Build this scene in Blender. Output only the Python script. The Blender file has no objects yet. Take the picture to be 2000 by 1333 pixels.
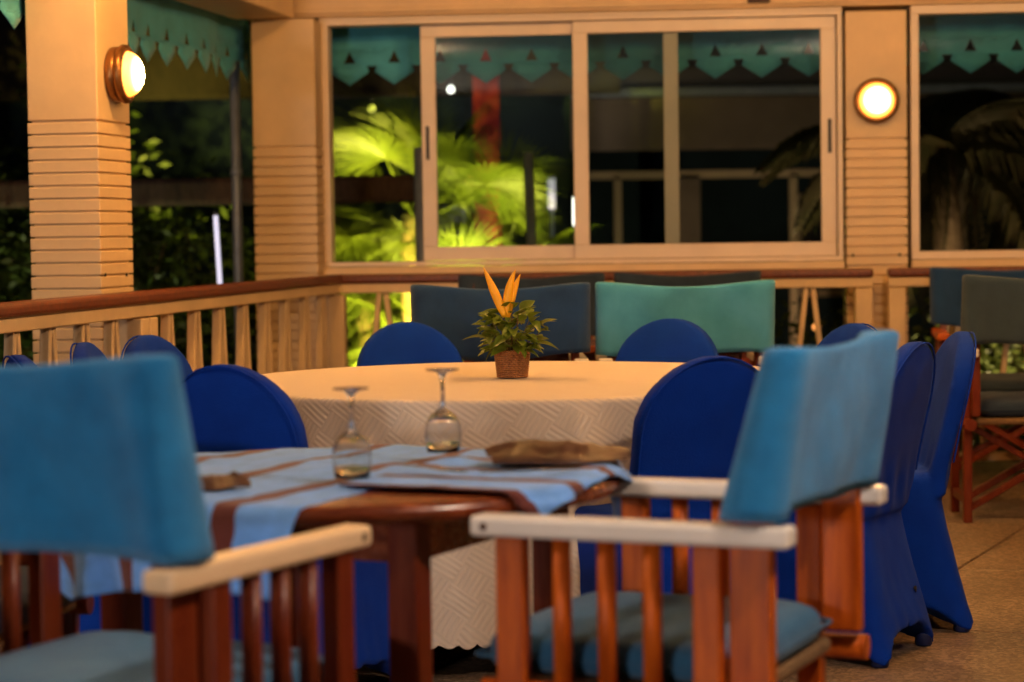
import bpy, bmesh, math, random
from mathutils import Vector, Matrix, noise
R = math.radians
PI = math.pi
random.seed(7)
scene = bpy.context.scene
C = scene.collection

# ------------------------------------------------------------------ camera
cam_d = bpy.data.cameras.new('camera')
cam = bpy.data.objects.new('camera', cam_d)
C.objects.link(cam)
cam_d.sensor_width = 22.5
cam_d.lens = 49.5
cam_d.clip_start = 0.05
cam_d.clip_end = 400
cam_d.dof.use_dof = True
cam_d.dof.focus_distance = 6.72
cam_d.dof.aperture_fstop = 1.75
CAM_H = 1.19
cam.matrix_world = (Matrix.Translation((0, 0, CAM_H)) @ Matrix.Rotation(PI / 2 - 0.048, 4, 'X')
                    @ Matrix.Rotation(-0.014, 4, 'Z'))
scene.camera = cam

# ------------------------------------------------------------------ night sky and moon
world = bpy.data.worlds.new('World')
scene.world = world
world.use_nodes = True
wn = world.node_tree.nodes
sky = wn.new('ShaderNodeTexSky')
sky.sky_type = 'NISHITA'
sky.sun_disc = False
sky.sun_elevation = R(-6)
sky.sun_rotation = R(40)
world.node_tree.links.new(sky.outputs[0], wn['Background'].inputs[0])
wn['Background'].inputs[1].default_value = 0.05
sd = bpy.data.lights.new('moon', 'SUN')
sd.energy = 0.01
sd.angle = R(0.5)
sd.color = (0.8, 0.9, 1.0)
so = bpy.data.objects.new('moon', sd)
C.objects.link(so)
so.rotation_euler = (R(50), 0, R(40))

scene.view_settings.view_transform = 'Standard'
scene.view_settings.look = 'None'
scene.view_settings.gamma = 1
scene.view_settings.use_curve_mapping = False
scene.view_settings.exposure = 0.36
scene.cycles.use_denoising = True
scene.cycles.max_bounces = 8
scene.cycles.transparent_max_bounces = 16
scene.cycles.sample_clamp_indirect = 40.0
scene.cycles.caustics_reflective = False
scene.cycles.caustics_refractive = False

WARM = (1.0, 0.50, 0.145)      # the bulbs' colour
CEIL_STRENGTH = 430.0
WALL_LAMP_STRENGTH = 330.0
FLOOD_POWER = 95.0
SPOT_POWER = 2300.0

# ------------------------------------------------------------------ helpers
def tag(o, label=None, cat=None, group=None, kind=None):
    if label: o['label'] = label
    if cat: o['category'] = cat
    if group: o['group'] = group
    if kind: o['kind'] = kind
    return o

def empty(name, loc=(0, 0, 0), rz=0.0, label=None, cat=None, group=None):
    o = bpy.data.objects.new(name, None)
    C.objects.link(o)
    o.location = loc
    o.rotation_euler = (0, 0, rz)
    o.empty_display_size = 0.05
    return tag(o, label, cat, group)

def link(name, me, mat=None, parent=None, loc=None, rot=None, scale=None):
    o = bpy.data.objects.new(name, me)
    C.objects.link(o)
    if mat is not None and len(me.materials) == 0:
        me.materials.append(mat)
    if parent is not None: o.parent = parent
    if loc is not None: o.location = loc
    if rot is not None: o.rotation_euler = rot
    if scale is not None: o.scale = scale
    return o

def copy_tree(o, parent=None):
    c = o.copy()
    C.objects.link(c)
    c.parent = parent
    for ch in list(o.children):
        copy_tree(ch, c)
    return c

class MB:
    """collects shapes into one mesh"""
    def __init__(s): s.bm = bmesh.new()
    def box(s, x0, x1, y0, y1, z0, z1, m=None):
        vs = [s.bm.verts.new((x, y, z)) for z in (z0, z1) for y in (y0, y1) for x in (x0, x1)]
        for f in ((0, 2, 3, 1), (4, 5, 7, 6), (0, 1, 5, 4), (2, 6, 7, 3), (0, 4, 6, 2), (1, 3, 7, 5)):
            s.bm.faces.new([vs[i] for i in f])
        if m is not None:
            for v in vs: v.co = m @ v.co
        return s
    def bar(s, a, b, w, d, up=(0, 0, 1)):
        a, b = Vector(a), Vector(b)
        ax = (b - a); L = ax.length; ax.normalize()
        upv = Vector(up)
        if abs(ax.dot(upv)) > 0.98: upv = Vector((0, 1, 0))
        side = ax.cross(upv).normalized(); n = side.cross(ax).normalized()
        m = Matrix((side, n, ax)).transposed().to_4x4(); m.translation = a
        return s.box(-w / 2, w / 2, -d / 2, d / 2, 0, L, m)
    def tube(s, pts, rad, n=12, cap=True):
        pts = [Vector(p) for p in pts]
        if not hasattr(rad, '__len__'): rad = [rad] * len(pts)
        rings = []
        for i, p in enumerate(pts):
            t = (pts[min(i + 1, len(pts) - 1)] - pts[max(i - 1, 0)]).normalized()
            u = t.cross(Vector((0, 0, 1)))
            if u.length < 0.05: u = t.cross(Vector((0, 1, 0)))
            u.normalize(); v = t.cross(u)
            rings.append([s.bm.verts.new(p + (u * math.cos(2 * PI * k / n) + v * math.sin(2 * PI * k / n)) * rad[i]) for k in range(n)])
        for a, b in zip(rings, rings[1:]):
            for k in range(n):
                s.bm.faces.new((a[k], a[(k + 1) % n], b[(k + 1) % n], b[k])).smooth = True
        if cap:
            s.bm.faces.new(rings[0][::-1]); s.bm.faces.new(rings[-1])
        return s
    def lathe(s, prof, n=32, c=(0, 0, 0), m=None):
        rings = []
        for (r, z) in prof:
            if r < 1e-6:
                vs = [s.bm.verts.new((c[0], c[1], c[2] + z))]
            else:
                vs = [s.bm.verts.new((c[0] + r * math.cos(2 * PI * k / n), c[1] + r * math.sin(2 * PI * k / n), c[2] + z)) for k in range(n)]
            rings.append(vs)
        if m is not None:
            for vs in rings:
                for v in vs: v.co = m @ v.co
        for a, b in zip(rings, rings[1:]):
            for k in range(n):
                k2 = (k + 1) % n
                if len(a) == 1 and len(b) == 1: break
                if len(a) == 1: f = (a[0], b[k2], b[k])
                elif len(b) == 1: f = (a[k], a[k2], b[0])
                else: f = (a[k], a[k2], b[k2], b[k])
                s.bm.faces.new(f).smooth = True
        return s
    def mesh(s, name, bevel=0, seg=2, smooth=False):
        bmesh.ops.recalc_face_normals(s.bm, faces=s.bm.faces)
        if bevel:
            bmesh.ops.bevel(s.bm, geom=[e for e in s.bm.edges], offset=bevel, segments=seg, profile=0.5, affect='EDGES')
        if smooth:
            for f in s.bm.faces: f.smooth = True
        me = bpy.data.meshes.new(name)
        s.bm.to_mesh(me); s.bm.free()
        return me
    def build(s, name, mat, parent=None, bevel=0, seg=2, smooth=False, loc=None, rot=None):
        return link(name, s.mesh(name, bevel, seg, smooth), mat, parent, loc, rot)

def grid_mesh(name, nu, nv, fn, uvfn=None, thickness=0, keep=None, closed_u=False):
    """fn(i, j) -> point, i in 0..nu, j in 0..nv"""
    verts = []; faces = []; uvs = []
    cu = nu if closed_u else nu + 1
    for j in range(nv + 1):
        for i in range(cu):
            verts.append(fn(i, j))
    for j in range(nv):
        for i in range(nu):
            a = j * cu + i; b = j * cu + (i + 1) % cu
            faces.append((a, b, b + cu, a + cu))
            uvs.append(((i, j), (i + 1, j), (i + 1, j + 1), (i, j + 1)))
    me = bpy.data.meshes.new(name)
    me.from_pydata(verts, [], faces)
    if uvfn:
        ul = me.uv_layers.new(name='UVMap')
        k = 0
        for q in uvs:
            for ij in q:
                ul.data[k].uv = uvfn(*ij); k += 1
    for p in me.polygons: p.use_smooth = True
    return me

def thicken(o, t, offset=-1):
    md = o.modifiers.new('thickness', 'SOLIDIFY'); md.thickness = t; md.offset = offset
    return o

def eval_mesh(o, name):
    dg = bpy.context.evaluated_depsgraph_get()
    return bpy.data.meshes.new_from_object(o.evaluated_get(dg))

def fbm(p, s=1.0, o=3):
    return noise.fractal(Vector(p) * s, 1.0, 2.0, o)

# ------------------------------------------------------------------ materials
def mat(name, col, rough=0.6, var=0.0, vscale=6.0, bump=0.0, bscale=40.0, stretch=(1, 1, 1), col2=None,
        metallic=0.0, sheen=0.0, coat=0.0, spec=0.5, detail=5.0, rvar=0.0):
    m = bpy.data.materials.new(name); m.use_nodes = True
    nt = m.node_tree; ns = nt.nodes; L = nt.links.new
    b = ns['Principled BSDF']
    b.inputs['Roughness'].default_value = rough
    b.inputs['Metallic'].default_value = metallic
    b.inputs['Specular IOR Level'].default_value = spec
    if sheen: 
        b.inputs['Sheen Weight'].default_value = sheen
        b.inputs['Sheen Roughness'].default_value = 0.4
    if coat:
        b.inputs['Coat Weight'].default_value = coat
        b.inputs['Coat Roughness'].default_value = 0.12
    b.inputs['Base Color'].default_value = (*col, 1)
    tc = ns.new('ShaderNodeTexCoord'); mp = ns.new('ShaderNodeMapping')
    mp.inputs['Scale'].default_value = stretch
    L(tc.outputs['Object'], mp.inputs[0])
    if var or col2:
        nz = ns.new('ShaderNodeTexNoise'); nz.inputs['Scale'].default_value = vscale; nz.inputs['Detail'].default_value = detail
        nz.inputs['Roughness'].default_value = 0.6
        L(mp.outputs[0], nz.inputs['Vector'])
        cr = ns.new('ShaderNodeValToRGB')
        c2 = col2 or tuple(min(1, c * (1 + var)) for c in col)
        c1 = tuple(c * (1 - var) for c in col) if not col2 else col
        cr.color_ramp.elements[0].position = 0.32; cr.color_ramp.elements[0].color = (*c1, 1)
        cr.color_ramp.elements[1].position = 0.68; cr.color_ramp.elements[1].color = (*c2, 1)
        L(nz.outputs['Fac'], cr.inputs[0]); L(cr.outputs[0], b.inputs['Base Color'])
        if rvar:
            mr = ns.new('ShaderNodeMapRange')
            mr.inputs['To Min'].default_value = max(0.02, rough - rvar); mr.inputs['To Max'].default_value = rough + rvar
            L(nz.outputs['Fac'], mr.inputs[0]); L(mr.outputs[0], b.inputs['Roughness'])
    if bump:
        n2 = ns.new('ShaderNodeTexNoise'); n2.inputs['Scale'].default_value = bscale; n2.inputs['Detail'].default_value = 4
        L(mp.outputs[0], n2.inputs['Vector'])
        bp = ns.new('ShaderNodeBump'); bp.inputs['Strength'].default_value = bump; bp.inputs['Distance'].default_value = 0.01
        L(n2.outputs['Fac'], bp.inputs['Height']); L(bp.outputs[0], b.inputs['Normal'])
    return m

def emit_mat(name, col, strength):
    m = bpy.data.materials.new(name); m.use_nodes = True
    b = m.node_tree.nodes['Principled BSDF']
    b.inputs['Base Color'].default_value = (0.8, 0.78, 0.7, 1)
    b.inputs['Roughness'].default_value = 0.3
    b.inputs['Emission Color'].default_value = (*col, 1)
    b.inputs['Emission Strength'].default_value = strength
    return m

M = {}
M['cream'] = mat('cream_paint', (0.76, 0.545, 0.31), 0.5, 0.11, 2.6, 0.05, 60, rvar=0.1)
M['cream_rail'] = mat('cream_rail_paint', (0.72, 0.52, 0.30), 0.5, 0.12, 3.0, 0.06, 50, rvar=0.1)
M['alu'] = mat('white_window_frame', (0.78, 0.64, 0.50), 0.38, 0.06, 4.0, 0.02, 50)
M['mahog'] = mat('mahogany', (0.11, 0.012, 0.003), 0.36, 0, 9.0, 0.05, 40, stretch=(6, 6, 0.8), col2=(0.17, 0.032, 0.008), spec=0.25, rvar=0.08)
M['mahog_h'] = mat('mahogany_boards', (0.085, 0.012, 0.004), 0.26, 0, 9.0, 0.05, 40, stretch=(0.8, 6, 6), col2=(0.24, 0.05, 0.011), spec=0.5, coat=0.3, rvar=0.08)
M['teak'] = mat('reddish_teak', (0.32, 0.050, 0.003), 0.42, 0, 8.0, 0.06, 50, stretch=(7, 7, 0.7), col2=(0.56, 0.115, 0.007), spec=0.25, rvar=0.1)
M['handrail'] = mat('handrail_wood', (0.10, 0.022, 0.009), 0.42, 0, 8.0, 0.06, 40, stretch=(6, 0.7, 6), col2=(0.20, 0.05, 0.018), rvar=0.1)
M['arm_white'] = mat('white_arm_paint', (0.78, 0.72, 0.66), 0.26, 0.05, 8.0, 0.03, 30, coat=0.3)
M['arm_tan'] = mat('yellowed_arm_paint', (0.78, 0.56, 0.34), 0.32, 0.08, 8.0, 0.04, 30, stretch=(3, 0.6, 3))
M['rush'] = mat('woven_rush', (0.20, 0.11, 0.045), 0.8, 0.3, 40, 0.5, 160, stretch=(1, 6, 6))
M['dark'] = mat('dark_plastic', (0.02, 0.017, 0.015), 0.45, 0.2, 10)
M['terry'] = mat('blue_terry', (0.006, 0.19, 0.48), 0.95, 0.22, 14, 0.8, 260, sheen=0.25, col2=(0.012, 0.26, 0.62))
M['terry_cushion'] = mat('faded_cushion_cloth', (0.012, 0.085, 0.19), 0.95, 0.2, 7, 0.5, 380, sheen=0.2, col2=(0.03, 0.14, 0.27))
M['terry_teal'] = mat('teal_terry', (0.05, 0.31, 0.50), 0.95, 0.15, 9, 0.6, 380, sheen=0.2, col2=(0.08, 0.38, 0.60))
M['terry_navy'] = mat('navy_terry', (0.007, 0.042, 0.13), 0.95, 0.2, 9, 0.6, 380, sheen=0.15, col2=(0.012, 0.06, 0.18))
M['terry_slate'] = mat('slate_terry', (0.014, 0.030, 0.062), 0.95, 0.2, 9, 0.6, 380, sheen=0.1, col2=(0.022, 0.045, 0.085))
M['terry_grey'] = mat('grey_blue_terry', (0.028, 0.052, 0.075), 0.95, 0.2, 9, 0.6, 380, sheen=0.2, col2=(0.04, 0.072, 0.10))
M['spandex'] = mat('royal_blue_stretch', (0.001, 0.030, 0.30), 0.8, 0.12, 9, 0.35, 330, sheen=0.03, spec=0.12, col2=(0.001, 0.038, 0.36))
M['rubber'] = mat('dark_blue_foot', (0.004, 0.012, 0.08), 0.6, 0.2, 20)
M['bronze'] = mat('bronze_metal', (0.28, 0.13, 0.045), 0.34, 0.2, 30, 0.05, 60, metallic=0.85)
M['steel'] = mat('cutlery_steel', (0.62, 0.6, 0.56), 0.2, 0.05, 30, metallic=1.0)
M['galv'] = mat('galvanised_pipe', (0.34, 0.38, 0.42), 0.45, 0.15, 12, 0.05, 40, metallic=0.3)
M['white_pole'] = mat('white_pole', (0.75, 0.75, 0.8), 0.5, 0.05, 10)
M['awning'] = mat('teal_awning_canvas', (0.08, 0.42, 0.56), 0.85, 0.18, 5, 0.2, 300, sheen=0.2)
M['leather'] = mat('brown_leather', (0.035, 0.011, 0.005), 0.5, 0, 14, 0.25, 60, col2=(0.10, 0.034, 0.013))
M['wicker'] = mat('wicker', (0.22, 0.075, 0.022), 0.4, 0, 60, 0.2, 200, col2=(0.45, 0.18, 0.05), coat=0.25)
M['leaf'] = mat('glossy_leaf', (0.09, 0.15, 0.012), 0.42, 0, 14, 0.1, 60, col2=(0.21, 0.26, 0.02))
M['stem'] = mat('leaf_stem', (0.10, 0.06, 0.02), 0.6, 0.2, 20)
M['petal'] = mat('orange_petal', (0.95, 0.44, 0.006), 0.5, 0.06, 12, 0.1, 90, stretch=(4, 4, 0.6))
M['palm'] = mat('palm_leaf', (0.075, 0.11, 0.014), 0.5, 0, 3, 0.1, 40, col2=(0.13, 0.16, 0.02))
M['palm_dry'] = mat('dry_palm_leaf', (0.08, 0.055, 0.02), 0.6, 0, 3, 0.1, 40, col2=(0.06, 0.07, 0.02))
M['trunk'] = mat('palm_trunk', (0.17, 0.11, 0.065), 0.85, 0, 7, 0.5, 18, stretch=(1, 1, 4), col2=(0.28, 0.19, 0.11))
M['shrub'] = mat('shrub_leaf', (0.045, 0.075, 0.014), 0.5, 0, 3, 0.1, 40, col2=(0.085, 0.12, 0.02))
M['red_paint'] = mat('red_painted_post', (0.34, 0.018, 0.03), 0.5, 0.15, 6, 0.08, 30)
M['thatch'] = mat('dark_thatch', (0.016, 0.010, 0.008), 0.9, 0, 12, 0.5, 40, stretch=(5, 1, 1), col2=(0.034, 0.02, 0.014))
M['eave'] = mat('weathered_thatch', (0.07, 0.042, 0.03), 0.9, 0, 12, 0.6, 30, stretch=(5, 1, 1), col2=(0.12, 0.07, 0.045))
M['plaster'] = mat('beige_plaster', (0.26, 0.19, 0.13), 0.8, 0.12, 3, 0.15, 30)
M['slatewall'] = mat('teal_grey_wall', (0.02, 0.045, 0.05), 0.8, 0.15, 3, 0.1, 30)
M['ground'] = mat('garden_soil_grass', (0.03, 0.045, 0.014), 0.9, 0, 2, 0.5, 20, col2=(0.05, 0.065, 0.02))
M['slab'] = mat('mortar', (0.06, 0.045, 0.035), 0.9, 0.2, 20)
M['ceiling'] = mat('ceiling_boards', (0.42, 0.40, 0.35), 0.7, 0.06, 3)
M['bulb'] = emit_mat('lamp_dome_glow', (1.0, 0.60, 0.21), WALL_LAMP_STRENGTH)
def hot_dome(m):
    nt = m.node_tree; ns = nt.nodes; L = nt.links.new; b = ns['Principled BSDF']
    tc = ns.new('ShaderNodeTexCoord'); mp = ns.new('ShaderNodeMapping'); mp.inputs['Scale'].default_value = (1, 0, 1)
    L(tc.outputs['Object'], mp.inputs[0])
    ln = ns.new('ShaderNodeVectorMath'); ln.operation = 'LENGTH'; L(mp.outputs[0], ln.inputs[0])
    mr = ns.new('ShaderNodeMapRange'); mr.interpolation_type = 'SMOOTHSTEP'
    mr.inputs['From Min'].default_value = 0.018; mr.inputs['From Max'].default_value = 0.0865
    L(ln.outputs['Value'], mr.inputs[0])
    m1 = ns.new('ShaderNodeMapRange'); m1.inputs['To Min'].default_value = WALL_LAMP_STRENGTH; m1.inputs['To Max'].default_value = 3.2
    pw = ns.new('ShaderNodeMath'); pw.operation = 'POWER'; pw.inputs[1].default_value = 2.6
    iv = ns.new('ShaderNodeMath'); iv.operation = 'SUBTRACT'; iv.inputs[0].default_value = 1.0
    L(mr.outputs[0], iv.inputs[1]); L(iv.outputs[0], pw.inputs[0])
    m1.inputs['To Min'].default_value, m1.inputs['To Max'].default_value = 3.2, WALL_LAMP_STRENGTH
    L(pw.outputs[0], m1.inputs[0]); L(m1.outputs[0], b.inputs['Emission Strength'])
    cr = ns.new('ShaderNodeValToRGB'); cr.color_ramp.elements[0].color = (1.0, 0.56, 0.19, 1); cr.color_ramp.elements[1].color = (1.0, 0.27, 0.025, 1)
    L(mr.outputs[0], cr.inputs[0]); L(cr.outputs[0], b.inputs['Emission Color'])
hot_dome(M['bulb'])
M['globe'] = emit_mat('ceiling_globe_glow', WARM, CEIL_STRENGTH)
M['globe_white'] = emit_mat('ceiling_globe_white_glow', (1.0, 0.77, 0.60), 1050.0)
M['globe_soft'] = emit_mat('ceiling_globe_soft_glow', (1.0, 0.66, 0.40), 330.0)
M['tube'] = emit_mat('cool_tube_glow', (0.86, 0.80, 1.0), 0.8)
M['tube_hot'] = emit_mat('hot_tube_glow', (1.0, 0.96, 0.86), 4.0)
M['tube_dim'] = emit_mat('dim_tube_glow', (0.9, 0.82, 0.95), 0.55)
M['lime_bulb'] = emit_mat('lime_bulb_glow', (0.75, 0.80, 0.06), 1.6)
M['lantern'] = emit_mat('orange_lantern_glow', (1.0, 0.36, 0.08), 2.2)

def leaf_translucent(m, amt=0.3):
    nt = m.node_tree; b = nt.nodes['Principled BSDF']; out = nt.nodes['Material Output']
    tr = nt.nodes.new('ShaderNodeBsdfTranslucent'); mx = nt.nodes.new('ShaderNodeMixShader'); mx.inputs[0].default_value = amt
    src = b.inputs['Base Color'].links[0].from_socket
    nt.links.new(src, tr.inputs[0]); nt.links.new(b.outputs[0], mx.inputs[1]); nt.links.new(tr.outputs[0], mx.inputs[2])
    nt.links.new(mx.outputs[0], out.inputs[0])
for k in ('leaf', 'palm', 'shrub'): leaf_translucent(M[k])

def glass_pane_mat():
    m = bpy.data.materials.new('window_glass'); m.use_nodes = True
    nt = m.node_tree; ns = nt.nodes; ns.remove(ns['Principled BSDF'])
    tr = ns.new('ShaderNodeBsdfTransparent'); tr.inputs[0].default_value = (0.86, 0.90, 0.88, 1)
    gl = ns.new('ShaderNodeBsdfGlossy'); gl.inputs['Roughness'].default_value = 0.015
    gl.inputs['Color'].default_value = (0.9, 0.95, 0.95, 1)
    fr = ns.new('ShaderNodeFresnel'); fr.inputs[0].default_value = 1.55
    mx = ns.new('ShaderNodeMixShader')
    nt.links.new(fr.outputs[0], mx.inputs[0]); nt.links.new(tr.outputs[0], mx.inputs[1]); nt.links.new(gl.outputs[0], mx.inputs[2])
    nt.links.new(mx.outputs[0], ns['Material Output'].inputs[0])
    return m
M['pane'] = glass_pane_mat()
def wine_glass_mat():
    m = bpy.data.materials.new('clear_glass'); m.use_nodes = True
    b = m.node_tree.nodes['Principled BSDF']
    b.inputs['Transmission Weight'].default_value = 1; b.inputs['Roughness'].default_value = 0.0
    b.inputs['IOR'].default_value = 1.62; b.inputs['Base Color'].default_value = (0.97, 0.98, 0.98, 1)
    return m
M['glass'] = wine_glass_mat()

def terrazzo():
    m = bpy.data.materials.new('terrazzo'); m.use_nodes = True
    nt = m.node_tree; ns = nt.nodes; L = nt.links.new; b = ns['Principled BSDF']
    tc = ns.new('ShaderNodeTexCoord')
    geo = ns.new('ShaderNodeNewGeometry')
    v = ns.new('ShaderNodeTexVoronoi'); v.inputs['Scale'].default_value = 95
    L(geo.outputs['Position'], v.inputs['Vector'])
    cr = ns.new('ShaderNodeValToRGB'); e = cr.color_ramp.elements
    e[0].position = 0.0; e[0].color = (0.10, 0.062, 0.036, 1); e[1].position = 1.0; e[1].color = (0.36, 0.25, 0.16, 1)
    x = cr.color_ramp.elements.new(0.5); x.color = (0.20, 0.13, 0.08, 1)
    sep = ns.new('ShaderNodeSeparateColor'); L(v.outputs['Color'], sep.inputs[0]); L(sep.outputs[0], cr.inputs[0])
    nz = ns.new('ShaderNodeTexNoise'); nz.inputs['Scale'].default_value = 2.5; nz.inputs['Detail'].default_value = 6
    L(geo.outputs['Position'], nz.inputs['Vector'])
    mx = ns.new('ShaderNodeMix'); mx.data_type = 'RGBA'; mx.blend_type = 'MULTIPLY'; mx.inputs[0].default_value = 0.55
    cr2 = ns.new('ShaderNodeValToRGB'); cr2.color_ramp.elements[0].color = (0.5, 0.46, 0.42, 1); cr2.color_ramp.elements[0].position = 0.3
    cr2.color_ramp.elements[1].position = 0.7
    L(nz.outputs['Fac'], cr2.inputs[0]); L(cr.outputs[0], mx.inputs[6]); L(cr2.outputs[0], mx.inputs[7])
    L(mx.outputs[2], b.inputs['Base Color'])
    mr = ns.new('ShaderNodeMapRange'); mr.inputs['To Min'].default_value = 0.32; mr.inputs['To Max'].default_value = 0.6
    L(nz.outputs['Fac'], mr.inputs[0]); L(mr.outputs[0], b.inputs['Roughness'])
    return m
M['terrazzo'] = terrazzo()

def uv_math(nt, op, a, bval):
    n = nt.nodes.new('ShaderNodeMath'); n.operation = op
    if hasattr(a, 'links'): nt.links.new(a, n.inputs[0])
    else: n.inputs[0].default_value = a
    if bval is not None:
        if hasattr(bval, 'links'): nt.links.new(bval, n.inputs[1])
        else: n.inputs[1].default_value = bval
    return n.outputs[0]

def damask():
    """white woven cloth: cells of parallel satin ribs that turn from cell to cell"""
    m = bpy.data.materials.new('damask_tablecloth'); m.use_nodes = True
    nt = m.node_tree; ns = nt.nodes; L = nt.links.new; b = ns['Principled BSDF']
    uv = ns.new('ShaderNodeUVMap'); mp = ns.new('ShaderNodeMapping')
    mp.inputs['Rotation'].default_value = (0, 0, R(33))
    L(uv.outputs[0], mp.inputs[0])
    sx = ns.new('ShaderNodeSeparateXYZ'); L(mp.outputs[0], sx.inputs[0])
    cell = 0.090
    cx = uv_math(nt, 'FLOOR', uv_math(nt, 'DIVIDE', sx.outputs[0], cell), None)
    cy = uv_math(nt, 'FLOOR', uv_math(nt, 'DIVIDE', sx.outputs[1], cell * 0.7), None)
    par = uv_math(nt, 'MODULO', uv_math(nt, 'ABSOLUTE', uv_math(nt, 'ADD', cx, cy), None), 2.0)
    fx = uv_math(nt, 'SINE', uv_math(nt, 'MULTIPLY', sx.outputs[0], 2 * PI / 0.0150), None)
    fy = uv_math(nt, 'SINE', uv_math(nt, 'MULTIPLY', sx.outputs[1], 2 * PI / 0.0150), None)
    st = ns.new('ShaderNodeMix'); st.data_type = 'FLOAT'
    L(par, st.inputs[0]); L(fx, st.inputs[2]); L(fy, st.inputs[3])
    rib = uv_math(nt, 'GREATER_THAN', st.outputs[0], 0.15)
    mx = ns.new('ShaderNodeMix'); mx.data_type = 'RGBA'
    mx.inputs[6].default_value = (0.71, 0.575, 0.445, 1); mx.inputs[7].default_value = (0.655, 0.53, 0.41, 1)
    L(rib, mx.inputs[0])
    L(mx.outputs[2], b.inputs['Base Color'])
    mr = ns.new('ShaderNodeMapRange'); mr.inputs['To Min'].default_value = 0.78; mr.inputs['To Max'].default_value = 0.42
    L(rib, mr.inputs[0]); L(mr.outputs[0], b.inputs['Roughness'])
    bp = ns.new('ShaderNodeBump'); bp.inputs['Strength'].default_value = 0.28; bp.inputs['Distance'].default_value = 0.002
    L(st.outputs[0], bp.inputs['Height']); L(bp.outputs[0], b.inputs['Normal'])
    b.inputs['Sheen Weight'].default_value = 0.15
    return m
M['damask'] = damask()

def striped(name, axis, offs, pitch, width, base, stripe):
    m = bpy.data.materials.new(name); m.use_nodes = True
    nt = m.node_tree; ns = nt.nodes; L = nt.links.new; b = ns['Principled BSDF']
    uv = ns.new('ShaderNodeUVMap')
    nz = ns.new('ShaderNodeTexNoise'); nz.inputs['Scale'].default_value = 7; L(uv.outputs[0], nz.inputs['Vector'])
    sx = ns.new('ShaderNodeSeparateXYZ'); L(uv.outputs[0], sx.inputs[0])
    wob = uv_math(nt, 'MULTIPLY', uv_math(nt, 'SUBTRACT', nz.outputs['Fac'], 0.5), 0.035)
    t = uv_math(nt, 'ADD', uv_math(nt, 'SUBTRACT', sx.outputs[axis], offs), wob)
    fr = uv_math(nt, 'ABSOLUTE', uv_math(nt, 'WRAP', t, -pitch / 2), None)
    fr.node.inputs[0].links[0].from_node.inputs[2].default_value = pitch / 2
    isr = uv_math(nt, 'LESS_THAN', fr, width / 2)
    mx = ns.new('ShaderNodeMix'); mx.data_type = 'RGBA'
    n3 = ns.new('ShaderNodeTexNoise'); n3.inputs['Scale'].default_value = 22; n3.inputs['Detail'].default_value = 5; L(uv.outputs[0], n3.inputs['Vector'])
    cr = ns.new('ShaderNodeValToRGB'); cr.color_ramp.elements[0].position = 0.3; cr.color_ramp.elements[1].position = 0.7
    cr.color_ramp.elements[0].color = (*[c * 0.82 for c in base], 1); cr.color_ramp.elements[1].color = (*[min(1, c * 1.12) for c in base], 1)
    L(n3.outputs['Fac'], cr.inputs[0]); L(cr.outputs[0], mx.inputs[6])
    mx.inputs[7].default_value = (*stripe, 1)
    L(isr, mx.inputs[0]); L(mx.outputs[2], b.inputs['Base Color'])
    b.inputs['Roughness'].default_value = 0.9; b.inputs['Sheen Weight'].default_value = 0.2
    n2 = ns.new('ShaderNodeTexNoise'); n2.inputs['Scale'].default_value = 500; L(uv.outputs[0], n2.inputs['Vector'])
    bp = ns.new('ShaderNodeBump'); bp.inputs['Strength'].default_value = 0.4; bp.inputs['Distance'].default_value = 0.003
    L(n2.outputs['Fac'], bp.inputs['Height']); L(bp.outputs[0], b.inputs['Normal'])
    return m

# ------------------------------------------------------------------ setting
ground = MB().box(-80, 80, -60, 120, -0.62, -0.42).build('ground', M['ground'])
tag(ground, kind='structure')
floor = MB().box(-2.6, 5.5, -4.5, 11.75, -0.42, -0.012).build('floor', M['slab'])
tag(floor, kind='structure')
tb = MB().box(-0.596, 0.596, -0.596, 0.596, -0.02, 0.0)
tile_me = tb.mesh('tile', 0.003, 1)
tile_me.materials.append(M['terrazzo'])
ta = R(-24)
tx, ty = Vector((math.cos(ta), math.sin(ta), 0)), Vector((-math.sin(ta), math.cos(ta), 0))
t0 = Vector((1.51 + 0.02, 7.77, 0)) + tx * 0.6 - ty * 0.55
for i in range(-7, 6):
    for j in range(-8, 6):
        p = t0 + tx * (i * 1.2) + ty * (j * 1.2)
        if -1.75 < p.x < 4.7 and 0.2 < p.y < 10.95:
            link('floor_tile', tile_me, None, floor, p, (0, 0, ta))
ceil = MB().box(-3.0, 6.0, -4.5, 12.55, 2.76, 2.86).build('ceiling', M['ceiling'])
tag(ceil, kind='structure')

# ---- frames of reference of the two walls (metres, rotation)
BACK_O = Vector((-0.945, 11.45, 0)); BACK_A = math.atan2(-0.0797, 0.9968)
LEFT_A = -math.atan2(0.165, 0.986)

# ---- header beams
hb = MB().box(-0.5, 5.6, -0.06, 0.22, 2.285, 2.755).build('header_beam', M['cream'], None, 0.006, 1, loc=BACK_O, rot=(0, 0, BACK_A))
tag(hb, 'cream painted header beam running above the sliding window', 'beam')
hm = MB().box(-0.30, 5.5, -0.085, -0.0625, 2.30, 2.325).build('moulding', M['cream'], hb, 0.004, 1)
LB_O = Vector((-1.05, 11.2, 0))
lb = MB().box(-0.30, 0.0, -7.5, -0.02, 2.262, 2.752).build('side_beam', M['cream'], None, 0.006, 1, loc=LB_O, rot=(0, 0, LEFT_A))
tag(lb, 'cream painted beam above the open left side, running toward the viewer', 'beam')
MB().box(0.002, 0.02, -7.5, -0.2, 2.42, 2.445).build('moulding', M['cream'], lb, 0.004, 1)

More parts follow.
